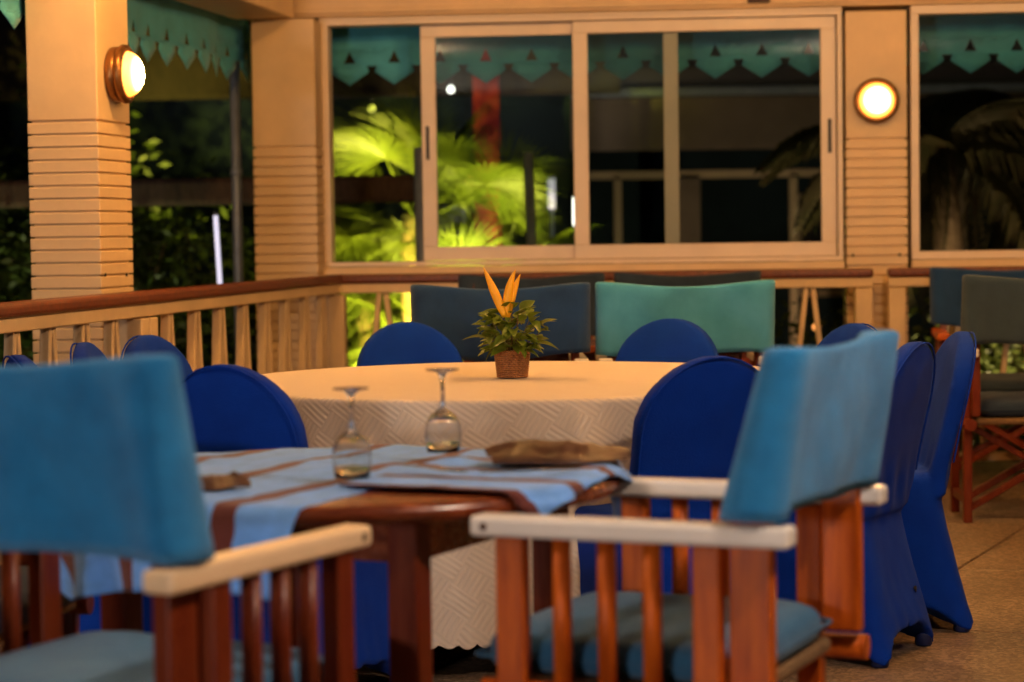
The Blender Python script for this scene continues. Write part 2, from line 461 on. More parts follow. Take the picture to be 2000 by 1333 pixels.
# ---- columns with grooved boards below
def column(name, origin, ang, x0, x1, y0, y1, label, top_board=1.63):
    e = empty(name, origin, ang, label, 'column', 'cream boarded columns')
    MB().box(x0 + 0.013, x1 - 0.013, y0 + 0.013, y1 - 0.013, 0.0, 1.64).build('core', M['cream'], e)
    MB().box(x0, x1, y0, y1, 1.632, 2.78 if name == 'free' else 2.26).build('upper_panel', M['cream'], e, 0.004, 1)
    me = MB().box(x0 - 0.001, x1 + 0.001, y0 - 0.001, y1 + 0.001, 0.0, 0.0425).mesh('board', 0.003, 1)
    me.materials.append(M['cream'])
    n = int(top_board / 0.048)
    for k in range(n):
        link('board', me, None, e, (random.uniform(-.0006, .0006), random.uniform(-.0006, .0006), top_board - 0.048 * (k + 1)))
    return e
colL = column('side_column', (-1.527, 8.4, 0), LEFT_A, -0.275, 0.0, 0.0, 0.36, 'cream boarded column on the left carrying the domed lamp seen from the side')
colC = column('corner_column', (-1.27, 11.20, 0), BACK_A, 0.0, 0.315, 0.0, 0.34, 'cream boarded corner column left of the sliding window, without a lamp')
colR = column('window_column', BACK_O, BACK_A, 2.625, 2.925, -0.05, 0.20, 'cream boarded column between the two windows with the round lit lamp')
for (e, pts) in ((colL, ((-0.0005, 0.28, 1.05), (-0.0005, 0.04, 1.055))), (colR, ((2.655, -0.052, 1.055), (2.885, -0.052, 1.055)))):
    for p in pts:
        ax = 'Y' if e is colL else 'X'
        sc = MB().lathe(((0, 0.006), (0.006, 0.005), (0.0075, 0.0), (0, 0)), 12, m=Matrix.Rotation(PI / 2, 4, ax))
        sc.build('screw', M['dark'], e, loc=p)

# ---- wall lamps
def wall_lamp(loc, rz, label):
    e = empty('wall_lamp', loc, rz, label, 'lamp', 'round bulkhead lamps on the columns')
    m = Matrix.Rotation(PI / 2, 4, 'X')           # axis along local -Y
    MB().lathe(((0, 0), (0.100, 0), (0.104, 0.008), (0.104, 0.030), (0.098, 0.036), (0, 0.036)), 40, m=m).build('back_plate', M['bronze'], e)
    MB().lathe(((0.082, 0.0365), (0.106, 0.037), (0.112, 0.044), (0.110, 0.058), (0.100, 0.066), (0.088, 0.066), (0.082, 0.058), (0.082, 0.0365)), 40, m=m).build('bezel', M['bronze'], e)
    prof = [(0.0865 * math.cos(a), 0.055 + 0.062 * math.sin(a)) for a in [i * PI / 2 / 10 for i in range(10)]] + [(0, 0.117)]
    MB().lathe(prof, 32, m=m).build('dome', M['bulb'], e)
    for k in range(3):
        a = 2 * PI * k / 3 + 0.5
        MB().lathe(((0, 0.071), (0.004, 0.070), (0.005, 0.064)), 8, c=(0.101 * math.cos(a), 0.101 * math.sin(a), 0), m=m).build('screw', M['dark'], e)
    return e
d = Vector((0.165, 0.986, 0)).normalized(); nin = Vector((0.986, -0.165, 0)).normalized()
pL = Vector((-1.527, 8.4, 0)) + d * 0.175 + nin * 0.001
wall_lamp((pL.x, pL.y, 1.81), LEFT_A + PI / 2, 'domed bronze-rimmed wall lamp glowing on the left column, seen side on')
ub = Matrix.Rotation(BACK_A, 3, 'Z')
pR = BACK_O + ub @ Vector((2.772, -0.0515, 0))
wall_lamp((pR.x, pR.y, 1.815), BACK_A, 'round white glowing wall lamp seen face on, between the two windows')

# ---- windows
def sash(e, u0, u1, y0, y1, w0, w1, st=0.075, top=0.06, bot=0.07, handle=None):
    s = MB().box(u0, u1, y0, y1, w0, w0 + bot).box(u0, u1, y0, y1, w1 - top, w1)\
        .box(u0, u0 + st, y0 + .0005, y1 - .0005, w0 + bot, w1 - top).box(u1 - st, u1, y0 + .0005, y1 - .0005, w0 + bot, w1 - top)\
        .build('sash', M['alu'], e, 0.003, 1)
    ym = (y0 + y1) / 2
    MB().box(u0 + st - .005, u1 - st + .005, ym - .002, ym + .002, w0 + bot - .005, w1 - top + .005).build('pane', M['pane'], s)
    if handle is not None:
        MB().box(handle - 0.009, handle + 0.009, y0 - 0.004, y0 + 0.004, 1.565, 1.735).build('handle', M['dark'], s, 0.003, 1)
    return s
W0, W1 = 1.030, 2.284
win = empty('sliding_window', BACK_O, BACK_A, 'wide white-framed two-sash sliding window, its left end slid open', 'window')
MB().box(0.0, 2.61, -0.045, 0.085, W0, W0 + 0.022).box(0.0, 2.61, -0.045, 0.085, W1 - 0.04, W1 - 0.002)\
    .box(0.0, 0.042, -0.0445, 0.0845, W0 + 0.022, W1 - 0.04).box(2.585, 2.61, -0.0445, 0.0845, W0 + 0.022, W1 - 0.04)\
    .build('frame', M['alu'], win, 0.003, 1)
MB().box(-0.02, 2.612, -0.10, -0.046, 0.925, 1.028).build('sill', M['cream'], win, 0.004, 1)
MB().box(0.0, 2.61, -0.060, -0.0455, W1 - 0.018, W1 - 0.004).build('track_lip', M['alu'], win, 0.002, 1)
sash(win, 0.500, 1.800, 0.040, 0.066, W0 + 0.024, W1 - 0.042, handle=0.530)
sash(win, 1.272, 2.580, -0.004, 0.024, W0 + 0.024, W1 - 0.042, handle=2.548)
hk = MB()
hk.tube([(-0.012, -0.066, 1.83), (-0.010, -0.085, 1.80), (-0.022, -0.09, 1.77), (-0.008, -0.092, 1.75), (-0.02, -0.07, 1.71)], 0.005, 8)
hk.tube([(-0.012, -0.05, 1.83), (-0.012, -0.072, 1.83)], 0.010, 10)
hk.build('hook', M['bronze'], win)
win2 = empty('fixed_window', BACK_O, BACK_A, 'white-framed fixed window at the right edge, right of the round lamp', 'window')
MB().box(2.945, 5.4, -0.045, 0.085, W0, W0 + 0.04).box(2.945, 5.4, -0.045, 0.085, W1 - 0.045, W1 - 0.002)\
    .box(2.945, 2.985, -0.0445, 0.0845, W0 + 0.04, W1 - 0.045).box(5.36, 5.4, -0.0445, 0.0845, W0 + 0.04, W1 - 0.045)\
    .build('frame', M['alu'], win2, 0.003, 1)
MB().box(2.98, 5.365, 0.018, 0.022, W0 + 0.035, W1 - 0.04).build('pane', M['pane'], win2)
MB().box(2.94, 5.4, -0.10, -0.046, 0.925, 1.028).build('sill', M['cream'], win2, 0.004, 1)

sb = empty('motion_sensor', BACK_O + ub @ Vector((2.20, -0.062, 0)), BACK_A, 'small dark brown sensor box mounted on the header beam above the window', 'sensor')
MB().box(-0.055, 0.055, -0.06, -0.025, 2.306, 2.41).build('housing', M['leather'], sb, 0.006, 2)
MB().lathe(((0, 0.012), (0.012, 0.010), (0.018, 0)), 16, m=Matrix.Rotation(PI / 2, 4, 'X')).build('lens', M['dark'], sb, loc=(0.01, -0.06, 2.335))

# ---- balustrades
SL = {}
def slat_mesh(s):
    if s not in SL:
        b = MB(); z0, z1 = 0.09, 0.904
        # a flat leaning slat: foot spread out, head close to the middle
        vs = []
        for z, off in ((z0, 0.110), (z1, 0.017)):
            for (dx, dy) in ((-0.013, -0.017), (0.013, -0.017), (0.013, 0.017), (-0.013, 0.017)):
                vs.append(b.bm.verts.new((s * off + dx, dy, z)))
        for f in ((3, 2, 1, 0), (4, 5, 6, 7), (0, 1, 5, 4), (1, 2, 6, 5), (2, 3, 7, 6), (3, 0, 4, 7)):
            b.bm.faces.new([vs[i] for i in f])
        me = b.mesh('slat', 0.003, 1); me.materials.append(M['cream_rail']); SL[s] = me
    return SL[s]
def balustrade(origin, ang, length, posts, pairs, label, x0=0.0):
    e = empty('balustrade', origin, ang, label, 'balustrade')
    MB().box(x0, length, -0.056, 0.056, 0.950, 0.994).build('handrail', M['handrail'], e, 0.014, 3)
    MB().box(x0, length, -0.036, 0.036, 0.902, 0.9495).build('top_rail', M['cream_rail'], e, 0.004, 1)
    MB().box(x0, length, -0.036, 0.036, 0.05, 0.092).build('bottom_rail', M['cream_rail'], e, 0.004, 1)
    for p in posts:
        MB().box(p - 0.042, p + 0.042, -0.045, 0.045, 0.0, 0.897).build('post', M['cream_rail'], e, 0.004, 1)
    for p in pairs:
        for s in (-1, 1):
            link('slat', slat_mesh(s), None, e, (p, random.uniform(-.002, .002), 0), (0, random.uniform(-.006, .006), 0))
    return e
# left one runs toward the camera: local +X = toward the camera
pairs = [0.27 + 0.34 * i for i in range(8)] + [3.27 + 0.305 * i for i in range(9)]
balustrade((-0.878, 11.20, 0), LEFT_A - PI / 2, 6.9, (0.0, 2.93, 3.03, 5.95, 6.8), pairs,
           'cream slatted balustrade with dark wooden handrail along the left side', x0=-0.05)
ro = BACK_O + ub @ Vector((0.0, -0.26, 0))
balustrade(ro, BACK_A, 2.735, (0.10, 2.69), [0.33 + 0.262 * i for i in range(9)],
           'cream slatted balustrade with dark handrail below the sliding window', x0=0.06)
ro2 = BACK_O + ub @ Vector((2.82, -0.26, 0))
balustrade(ro2, BACK_A, 2.5, (0.03, 2.4), [0.34 + 0.262 * i for i in range(8)],
           'cream slatted balustrade below the fixed window at the right edge', x0=-0.012)

# ---- awning valances with cut points and triangular holes
def valance(origin, ang, length, label, phase=0.0):
    cu = bpy.data.curves.new('valance', 'CURVE'); cu.dimensions = '2D'; cu.fill_mode = 'BOTH'; cu.extrude = 0.0012
    P = 0.238; n = int(length / P)
    zt, zp, zn = 2.74, 1.970, 2.036
    pts = [(0, zt), (0, zn)]
    for k in range(n):
        x = k * P
        pts += [(x + P * .075, zn + .0), (x + P * .5, zp), (x + P * .925, zn), (x + P * .925, zn + .012), (x + P * .885, zn + .033), (x + P * 1.115, zn + .033), (x + P * 1.075, zn + .012)] if k < n - 1 else [(x + P * .075, zn), (x + P * .5, zp), (x + P * .925, zn)]
    pts += [(n * P, zn), (n * P, zt)]
    def sp(pp):
        s = cu.splines.new('POLY'); s.points.add(len(pp) - 1); s.use_cyclic_u = True
        for q, (x, z) in zip(s.points, pp): q.co = (x, z, 0, 1)
    sp(pts)
    for k in range(n):
        x = (k + .5) * P
        sp([(x - .031, 2.084), (x + .031, 2.084), (x, 2.148)])
    tmp = bpy.data.objects.new('tmp', cu); C.objects.link(tmp)
    me = eval_mesh(tmp, 'valance'); bpy.data.objects.remove(tmp)
    me.transform(Matrix.Rotation(PI / 2, 4, 'X'))
    bm = bmesh.new(); bm.from_mesh(me)
    bmesh.ops.remove_doubles(bm, verts=bm.verts, dist=0.0002)
    for _ in range(5):
        le = [q for q in bm.edges if q.calc_length() > 0.09]
        if not le: break
        bmesh.ops.subdivide_edges(bm, edges=le, cuts=1)
        bmesh.ops.triangulate(bm, faces=[f for f in bm.faces if len(f.verts) > 3])
    for v in bm.verts:
        k = max(0, 2.74 - v.co.z)
        v.co.y += 0.030 * k * math.sin(v.co.x * 7 + origin[0] + 1.5 * math.sin(v.co.x * 2.3)) + 0.012 * k * fbm((v.co.x * 4, v.co.z * 2, origin[1]), 1.2)
    for f in bm.faces: f.smooth = abs(f.normal.y) > 0.5
    bm.to_mesh(me); bm.free()
    me.materials.clear(); me.materials.append(M['awning'])
    o = link('awning_valance', me, None, None, origin, (0, 0, ang))
    tag(o, label, 'awning', 'teal pointed awning valances')
    return o
vb = BACK_O + ub @ Vector((-0.271, 0.38, 0))
valance(vb, BACK_A, 3.15, 'teal pointed awning valance hanging outside the sliding window')
vr = BACK_O + ub @ Vector((2.93, 0.38, 0))
valance(vr, BACK_A, 2.9, 'teal pointed awning valance seen through the fixed window at the right edge')
vl = Vector((-0.878, 11.2, 0)) - nin * 0.50 + d * 0.35
valance(vl - d * 2.90, LEFT_A + PI / 2, 2.9, 'teal pointed awning valance outside the opening between the left and corner columns')
valance(vl - d * 6.0, LEFT_A + PI / 2, 3.0, 'teal pointed awning valance at the top left edge, beyond the left column')

# ---- drain pipe and garden poles
pp = MB().tube([(-1.405, 11.62, -0.42), (-1.405, 11.62, 2.74)], 0.027, 16)
pipe = pp.build('drain_pipe', M['galv'])
tag(pipe, 'grey metal drain pipe standing outside the corner column', 'pipe')
for z in (0.5, 1.52, 2.3):
    MB().lathe(((0.0275, -0.02), (0.033, -0.018), (0.033, 0.018), (0.0275, 0.02)), 16).build('clamp', M['galv'], pipe, loc=(-1.405, 11.62, z))

# ---- ceiling lamps (above the frame)
def ceiling_lamp(x, y, label, gm='globe'):
    e = empty('ceiling_lamp', (x, y, 2.76), 0, label, 'lamp', 'globe lamps under the ceiling')
    MB().lathe(((0, 0), (0.075, 0), (0.075, -0.02), (0.06, -0.045), (0.03, -0.055), (0, -0.055)), 24).build('base', M['bronze'], e)
    prof = [(0.06 * math.sin(a), -0.105 + 0.06 * math.cos(a)) for a in [i * PI / 12 for i in range(13)]]
    prof[0] = (0, -0.045); prof[-1] = (0, -0.165)
    MB().lathe(prof, 24).build('globe', M[gm], e)
for (x, y, s) in ((1.74, 6.2, 'right of the round white table'), (-1.0, 7.7, 'over the left side of the round white table'),
                  (1.0, 7.65, 'over the teal canvas chair'), (3.4, 8.0, 'over the canvas chairs at the right edge'), (1.62, 2.8, 'right of the near right canvas chair'),
                  (-1.95, 3.8, 'left of the near left canvas chair')):
    ceiling_lamp(x, y, ('white' if x == 1.62 else 'warm') + ' globe lamp under the ceiling ' + s, {1.62: 'globe_white', -1.95: 'globe_soft'}.get(x, 'globe'))

# ---- flood lamp on a stand behind the viewer, to the left
fe = empty('floodlight', (-3.35, -1.9, 0), 0, 'floodlight on a pole standing behind the viewer to the left', 'lamp')
FZ = 1.02
fdir = Vector((0.5, 6.4, 0)) - Vector((-3.35, -1.9, 0)); fa = math.atan2(fdir.y, fdir.x) - PI / 2
MB().tube([(0, 0, -0.42), (0, 0, FZ - 0.09)], 0.025, 12).build('pole', M['galv'], fe)
hs = MB(); hs.box(-0.33, 0.33, -0.07, 0.0, -0.12, 0.12)
hs.build('housing', M['dark'], fe, 0.008, 2, loc=(0, 0, FZ), rot=(0, 0, fa))
ld = bpy.data.lights.new('flood', 'AREA'); ld.shape = 'RECTANGLE'; ld.size = 0.60; ld.size_y = 0.24
ld.energy = FLOOD_POWER; ld.color = (1.0, 0.86, 0.78)
lo = bpy.data.objects.new('flood', ld); C.objects.link(lo); lo.parent = fe
lo.location = (Vector((0, 0, FZ)) + Vector((-math.sin(fa), math.cos(fa), 0)) * 0.012)
lo.rotation_euler = (PI / 2, 0, fa)

# ------------------------------------------------------------------ large round table and its cloth
TC = Vector((0.0, 6.82, 0)); TR = 0.895; TH = 0.75
bt = empty('banquet_table', TC, 0, 'large round table hidden under the white damask cloth', 'table')
MB().lathe(((0, TH - 0.030), (TR - 0.02, TH - 0.030), (TR - 0.01, TH - 0.018), (TR - 0.012, TH - 0.006), (0, TH - 0.006)), 64).build('table_top', M['mahog_h'], bt)
for k in range(4):
    a = PI / 4 + k * PI / 2
    MB().tube([(0.5 * math.cos(a), 0.5 * math.sin(a), 0), (0.5 * math.cos(a), 0.5 * math.sin(a), TH - 0.032)], 0.03, 10).build('leg', M['dark'], bt)

def cloth_round(seed=3):
    N, JT, JE, JD = 720, 14, 5, 34
    prof = [(TR * j / JT * 0.985, 0) for j in range(JT + 1)]
    for j in range(1, JE + 1):
        a = j / JE * PI / 2
        prof.append((TR * 0.985 + 0.016 * math.sin(a), 0.016 * (1 - math.cos(a))))
    z_hem = 0.100
    for j in range(1, JD + 1):
        prof.append((TR * 0.985 + 0.016, 0.016 + (TH - z_hem - 0.016) * j / JD))
    arc = [0]
    for a, b in zip(prof, prof[1:]): arc.append(arc[-1] + math.hypot(b[0] - a[0], b[1] - a[1]))
    nj = len(prof) - 1
    def fold(th, t):
        f = 0.55 * math.sin(13 * th + 1.7 * math.sin(3 * th + 0.4)) + 0.45 * math.sin(21 * th + 2.2 * math.sin(2 * th)) + 0.25 * math.sin(37 * th + 1.2)
        return f
    def pt(i, j):
        th = 2 * PI * i / N
        r, dz = prof[j]
        z = TH - dz
        x, y = math.cos(th), math.sin(th)
        if j > JT:
            t = max(0, dz - 0.012) / (TH - z_hem)
            amp = 0.020 * min(1, t * 5) + 0.034 * t ** 1.3
            r = r + amp * fold(th, t) + 0.02 * t + 0.006 * min(1, t * 5) * fbm((x * 2.2, y * 2.2, z * 2.5), 3)
            if j == nj or j == nj - 1:
                ph = (th * 0.95 / 0.052) % 1.0
                z += (0.016 * (1 - math.sin(PI * ph) ** 0.6)) * (1 if j == nj else 0.35)
                z += 0.010 * math.sin(5 * th + 1)
        else:
            z += 0.0012 * fbm((x * r * 4, y * r * 4, 0), 1.5)
        return (x * r, y * r, z)
    def uv(i, j):
        th = 2 * PI * i / N
        if j <= JT:
            return (math.cos(th) * prof[j][0], math.sin(th) * prof[j][0])
        return (th * TR, 1.0 - arc[j])
    return grid_mesh('tablecloth', N, nj, pt, uv, closed_u=True)
tcl = link('tablecloth', cloth_round(), M['damask'], None, TC)
tag(tcl, 'white damask tablecloth with scalloped hem draped over the large round table', 'tablecloth')

# ------------------------------------------------------------------ flower basket
fb = empty('flower_basket', (0.0, 6.82, TH + 0.002), 0, 'small wicker basket of green leaves and orange petals on the white tablecloth', 'plant')
wb = MB()
NS = 22
for k in range(13):
    z = 0.004 + k * 0.0058
    r0 = 0.043 + 0.0085 * (z / 0.078)
    pts = []
    for i in range(NS * 4 + 1):
        a = 2 * PI * i / (NS * 4)
        rr = r0 + 0.0026 * math.cos(a * NS + PI * (k % 2))
        pts.append((rr * math.cos(a), rr * math.sin(a), z))
    wb.tube(pts, 0.0029, 5, cap=False)
bw = wb.build('woven_wall', M['wicker'], fb); bw['kind'] = 'stuff'
st = MB()
for i in range(NS):
    a = 2 * PI * (i + .5) / NS
    st.tube([(0.043 * math.cos(a), 0.043 * math.sin(a), 0), (0.0515 * math.cos(a), 0.0515 * math.sin(a), 0.080)], 0.0016, 5)
sts = st.build('stakes', M['wicker'], fb); sts['kind'] = 'stuff'
rim = MB()
for q in range(2):
    rim.tube([((0.0525 + .003 * math.cos(a * 20 + q * PI)) * math.cos(a), (0.0525 + .003 * math.cos(a * 20 + q * PI)) * math.sin(a), 0.079 + 0.003 * math.sin(a * 20 + q * PI)) for a in [2 * PI * i / 160 for i in range(161)]], 0.0026, 5, cap=False)
rim.build('rim', M['wicker'], fb)
MB().lathe(((0, 0.0), (0.0415, 0.0), (0.049, 0.066), (0, 0.068)), 24).build('soil', M['ground'], fb)

def leaf_mesh(L=0.055, W=0.026, bend=0.25, name='leaf'):
    n = 6; verts = []; faces = []
    for i in range(n + 1):
        t = i / n
        w = W * 0.5 * (math.sin(PI * t ** 0.8) ** 0.85 + 0.02) if 0 < t < 1 else 0.0006
        y = L * t; z = -bend * L * t * t
        verts += [(-w, y, z + w * 0.45), (0, y, z), (w, y, z + w * 0.45)]
    for i in range(n):
        a = i * 3
        faces += [(a, a + 1, a + 4, a + 3), (a + 1, a + 2, a + 5, a + 4)]
    me = bpy.data.meshes.new(name); me.from_pydata(verts, [], faces)
    for p in me.polygons: p.use_smooth = True
    me.materials.append(M['leaf'])
    return me
LM = [leaf_mesh(0.056, 0.036, 0.3), leaf_mesh(0.050, 0.029, 0.15), leaf_mesh(0.064, 0.032, 0.45), leaf_mesh(0.038, 0.026, 0.2)]
rs = random.Random(11)
stems = MB()
for k in range(135):
    a = rs.uniform(0, 2 * PI); u = rs.random()
    hgt = 0.084 + 0.125 * u
    rad = (0.028 + 0.052 * math.sin(PI * min(1, 0.25 + u * 0.62))) * rs.uniform(0.45, 1.08)
    if u > 0.8: rad *= 0.75
    base = Vector((rad * math.cos(a), rad * math.sin(a), hgt))
    az = a - PI / 2 + rs.uniform(-0.7, 0.7)
    pitch = rs.uniform(-0.35, 0.75) + 0.5 * (u - 0.4)
    o = link('leaf', LM[rs.randrange(4)], None, fb, base, (pitch, rs.uniform(-.5, .5), az), [rs.uniform(0.8, 1.15)] * 3)
    if k % 3 == 0:
        stems.tube([(0.02 * math.cos(a), 0.02 * math.sin(a), 0.066), (rad * .7 * math.cos(a), rad * .7 * math.sin(a), 0.06 + hgt * .45), base], 0.0011, 5)
stems.build('stems', M['stem'], fb)
def petal(pts, w, name='petal'):
    n = 12; P = [Vector(p) for p in pts]; verts = []; faces = []
    for i in range(n + 1):
        t = i / n
        p = (P[0] * (1 - t) ** 2 + P[1] * 2 * t * (1 - t) + P[2] * t * t)
        ww = w * 0.5 * (math.sin(PI * min(1, 0.18 + t * 0.82)) ** 0.9 + 0.01)
        tg = (P[2] - P[0]).normalized(); sd_ = tg.cross(Vector((0, 1, 0))).normalized()
        for q in (-1, -.5, 0, .5, 1):
            verts.append(p + sd_ * ww * q + Vector((0, 1, 0)) * (abs(q) ** 1.5 * ww * 0.5))
    for i in range(n):
        for q in range(4):
            a = i * 5 + q; faces.append((a, a + 1, a + 6, a + 5))
    me = bpy.data.meshes.new(name); me.from_pydata([tuple(v) for v in verts], [], faces)
    for p in me.polygons: p.use_smooth = True
    o = link(name, me, M['petal'], fb)
    thicken(o, 0.0012, 0)
    return o
petal([(-0.020, -0.055, 0.185), (-0.050, -0.057, 0.26), (-0.083, -0.052, 0.336)], 0.026)
petal([(-0.016, -0.050, 0.185), (-0.014, -0.051, 0.27), (0.014, -0.045, 0.328)], 0.026)
petal([(-0.012, -0.045, 0.185), (0.002, -0.044, 0.26), (0.028, -0.036, 0.314)], 0.022)

# ------------------------------------------------------------------ stretch covered banquet chairs
def banquet_mesh():
    bm = bmesh.new()
    # lower body: seat down to flared feet
    N = 64
    def ring(z, hx, hyf, hyb, ex, arch, conc):
        vs = []
        for k in range(N):
            a = 2 * PI * k / N
            c, s = math.cos(a), math.sin(a)
            x = math.copysign(abs(c) ** (2 / ex), c); y = math.copysign(abs(s) ** (2 / ex), s)
            corner = (abs(math.sin(2 * a))) ** 1.2
            f = 1 - conc * (1 - corner)
            hy = hyf if y > 0 else hyb
            vs.append(bm.verts.new((x * hx * f, y * hy * f, z + arch * (1 - corner) ** 0.8)))
        return vs
    levels = [(0.000, 0.225, 0.235, 0.315, 7, 0.085, 0.09), (0.03, 0.221, 0.232, 0.307, 7, 0.085, 0.085), (0.16, 0.210, 0.225, 0.272, 6.5, 0.03, 0.06),
              (0.30, 0.203, 0.222, 0.236, 6, 0.0, 0.03), (0.42, 0.203, 0.224, 0.210, 5.5, 0, 0.0), (0.452, 0.205, 0.226, 0.205, 5, 0, 0), (0.470, 0.190, 0.212, 0.195, 4.5, 0, 0)]
    rings = [ring(*l) for l in levels]
    for a, b in zip(rings, rings[1:]):
        for k in range(N): bm.faces.new((a[k], a[(k + 1) % N], b[(k + 1) % N], b[k]))
    bm.faces.new(rings[-1]); 
    cb = bm.verts.new((0, 0, 0.12))
    for k in range(N): bm.faces.new((rings[0][(k + 1) % N], rings[0][k], cb))
    # backrest: rounded slab leaning back
    rr = []
    zs = [0.40, 0.47, 0.55, 0.62, 0.68] + [0.68 + 0.195 * math.sin(t * PI / 2 / 9) for t in range(1, 10)]
    for z in zs:
        if z <= 0.68: hw = 0.190 + 0.006 * math.sin((z - 0.40) / 0.28 * PI / 2)
        else:
            q = (z - 0.68) / 0.196
            hw = 0.196 * math.sqrt(max(0.0001, 1 - q * q)) + 0.003
        th = 0.030 if z < 0.8 else 0.030 - 0.012 * ((z - 0.8) / 0.076) ** 2
        yc = -0.188 - 0.105 * ((z - 0.40) / 0.475) ** 1.15
        vs = []
        for k in range(40):
            a = 2 * PI * k / 40; c, s = math.cos(a), math.sin(a)
            x = math.copysign(abs(c) ** (2 / 9.0), c) * hw; y = math.copysign(abs(s) ** (2 / 7.0), s) * th
            vs.append(bm.verts.new((x, yc + y - 0.012 * (1 - (x / 0.22) ** 2), z)))
        rr.append(vs)
    for a, b in zip(rr, rr[1:]):
        for k in range(40): bm.faces.new((a[k], a[(k + 1) % 40], b[(k + 1) % 40], b[k]))
    bm.faces.new(rr[0][::-1]); bm.faces.new(rr[-1])
    bmesh.ops.recalc_face_normals(bm, faces=bm.faces)
    me = bpy.data.meshes.new('stretch_cover'); bm.to_mesh(me); bm.free()
    o = bpy.data.objects.new('tmp', me); C.objects.link(o)
    r = o.modifiers.new('r', 'REMESH'); r.mode = 'VOXEL'; r.voxel_size = 0.0095
    s = o.modifiers.new('s', 'SMOOTH'); s.iterations = 3; s.factor = 0.5
    m2 = eval_mesh(o, 'stretch_cover'); bpy.data.objects.remove(o)
    m2.name = 'stretch_cover'
    for p in m2.polygons: p.use_smooth = True
    for v in m2.vertices:
        c = v.co
        if c.z < 0.3:
            w = (0.3 - c.z) / 0.3
            a = math.atan2(c.y, c.x)
            c.z += 0 if c.z < 0.03 else 0.003 * w * math.sin(18 * a + 9 * c.z)
            rr_ = 1 + 0.006 * w * math.sin(26 * a + 20 * c.z)
            c.x *= rr_; c.y *= rr_
    for v in m2.vertices:
        c = v.co
        k = math.exp(-((c.z - 0.47) / 0.07) ** 2) * (1 if c.y < 0 else 0.3)
        c.y += 0.005 * k * math.sin(c.x * 60 + 12 * c.z) + 0.004 * fbm((c.x * 5, c.y * 5, c.z * 4), 1.2)
        c.x += 0.003 * fbm((c.z * 5, c.x * 4, c.y * 5), 1.2)
    m2.materials.clear(); m2.materials.append(M['spandex'])
    return m2
BM_ = banquet_mesh()
sp_ = []
for t_ in range(41):
    q_ = -1 + 2 * t_ / 40
    if abs(q_) > 0.45:
        z_ = 0.50 + (0.68 - 0.50) * (1 - abs(q_)) / 0.55; hw_ = 0.192
    else:
        a_ = (0.45 - abs(q_)) / 0.45 * PI / 2
        z_ = 0.68 + 0.192 * math.sin(a_); hw_ = 0.193 * math.cos(a_)
    yc_ = -0.188 - 0.105 * ((z_ - 0.40) / 0.475) ** 1.15
    sp_.append((math.copysign(hw_, q_), yc_ - 0.0285 - 0.012 * (1 - (hw_ / 0.22) ** 2), z_))
SEAM = MB().tube(sp_, 0.0030, 6).mesh('seam'); SEAM.materials.append(M['spandex'])
FOOT = MB().lathe(((0, 0.0), (0.021, 0.0), (0.025, 0.006), (0.024, 0.03), (0.018, 0.05), (0, 0.05)), 14).mesh('foot')
FOOT.materials.append(M['rubber'])
def banquet_chair(x, y, face, label):
    e = empty('banquet_chair', (x, y, 0), face, label, 'chair', 'blue covered chairs around the large table')
    cvr = link('stretch_cover', BM_, None, e)
    link('seam', SEAM, None, cvr)
    for (fx, fy) in ((-0.178, -0.262), (0.178, -0.262), (-0.178, 0.19), (0.178, 0.19)):
        link('foot', FOOT, None, e, (fx, fy, 0.0))
    return e
# (angle round the table, distance of the seat centre, twist, label)
BC = [
    (-119.5, 1.14, 0, 'blue covered chair with its round back toward us, behind the left of the wooden table'),
    (-67.5, 0.99, 2, 'blue covered chair right of centre, half hidden by the near right canvas chair'),
    (-29.5, 0.97, 0, 'blue covered chair whose flared skirt stands on the floor behind the near right canvas chair'),
    (-3.5, 1.05, 4, 'tilted blue covered chair farthest right, seen edge on beside the dark canvas chair'),
    (30.0, 1.00, -4, 'blue covered chair whose round top shows just above the near right canvas chair'),
    (65.5, 1.07, 0, 'blue covered chair beyond the table in front of the teal canvas chair'),
    (106.5, 1.03, 0, 'blue covered chair beyond the table in front of the navy canvas chair'),
    (157.5, 0.98, 0, 'blue covered chair left of the table with its round top before the balustrade'),
    (178.5, 1.00, 0, 'blue covered chair at the table\'s left showing only a narrow pointed top'),
    (206.0, 1.20, 0, 'blue covered chair at far left, only its tip showing above the near canvas chair'),
]
bch = []
for (ang, dist, tw, lab) in BC:
    a = R(ang)
    bch.append(banquet_chair(TC.x + dist * math.cos(a), TC.y + dist * math.sin(a), a + PI / 2 + R(tw), lab))
# small heart shaped hole mark low on the third cover
hm_ = MB()
hp = [(0.16 * 0.06 * 1.0 * (math.sin(t) ** 3), 0, 0.06 * 0.01 * (13 * math.cos(t) - 5 * math.cos(2 * t) - 2 * math.cos(3 * t) - math.cos(4 * t))) for t in [2 * PI * i / 28 for i in range(28)]]
vs = [hm_.bm.verts.new(p) for p in hp]; vs2 = [hm_.bm.verts.new((p[0], 0.003, p[2])) for p in hp]
hm_.bm.faces.new(vs); hm_.bm.faces.new(vs2[::-1])
for i in range(28): hm_.bm.faces.new((vs[i], vs2[i], vs2[(i + 1) % 28], vs[(i + 1) % 28]))
hm_.build('heart_mark', M['dark'], bch[2], loc=(0.10, -0.268, 0.175), rot=(-0.22, 0, 0))

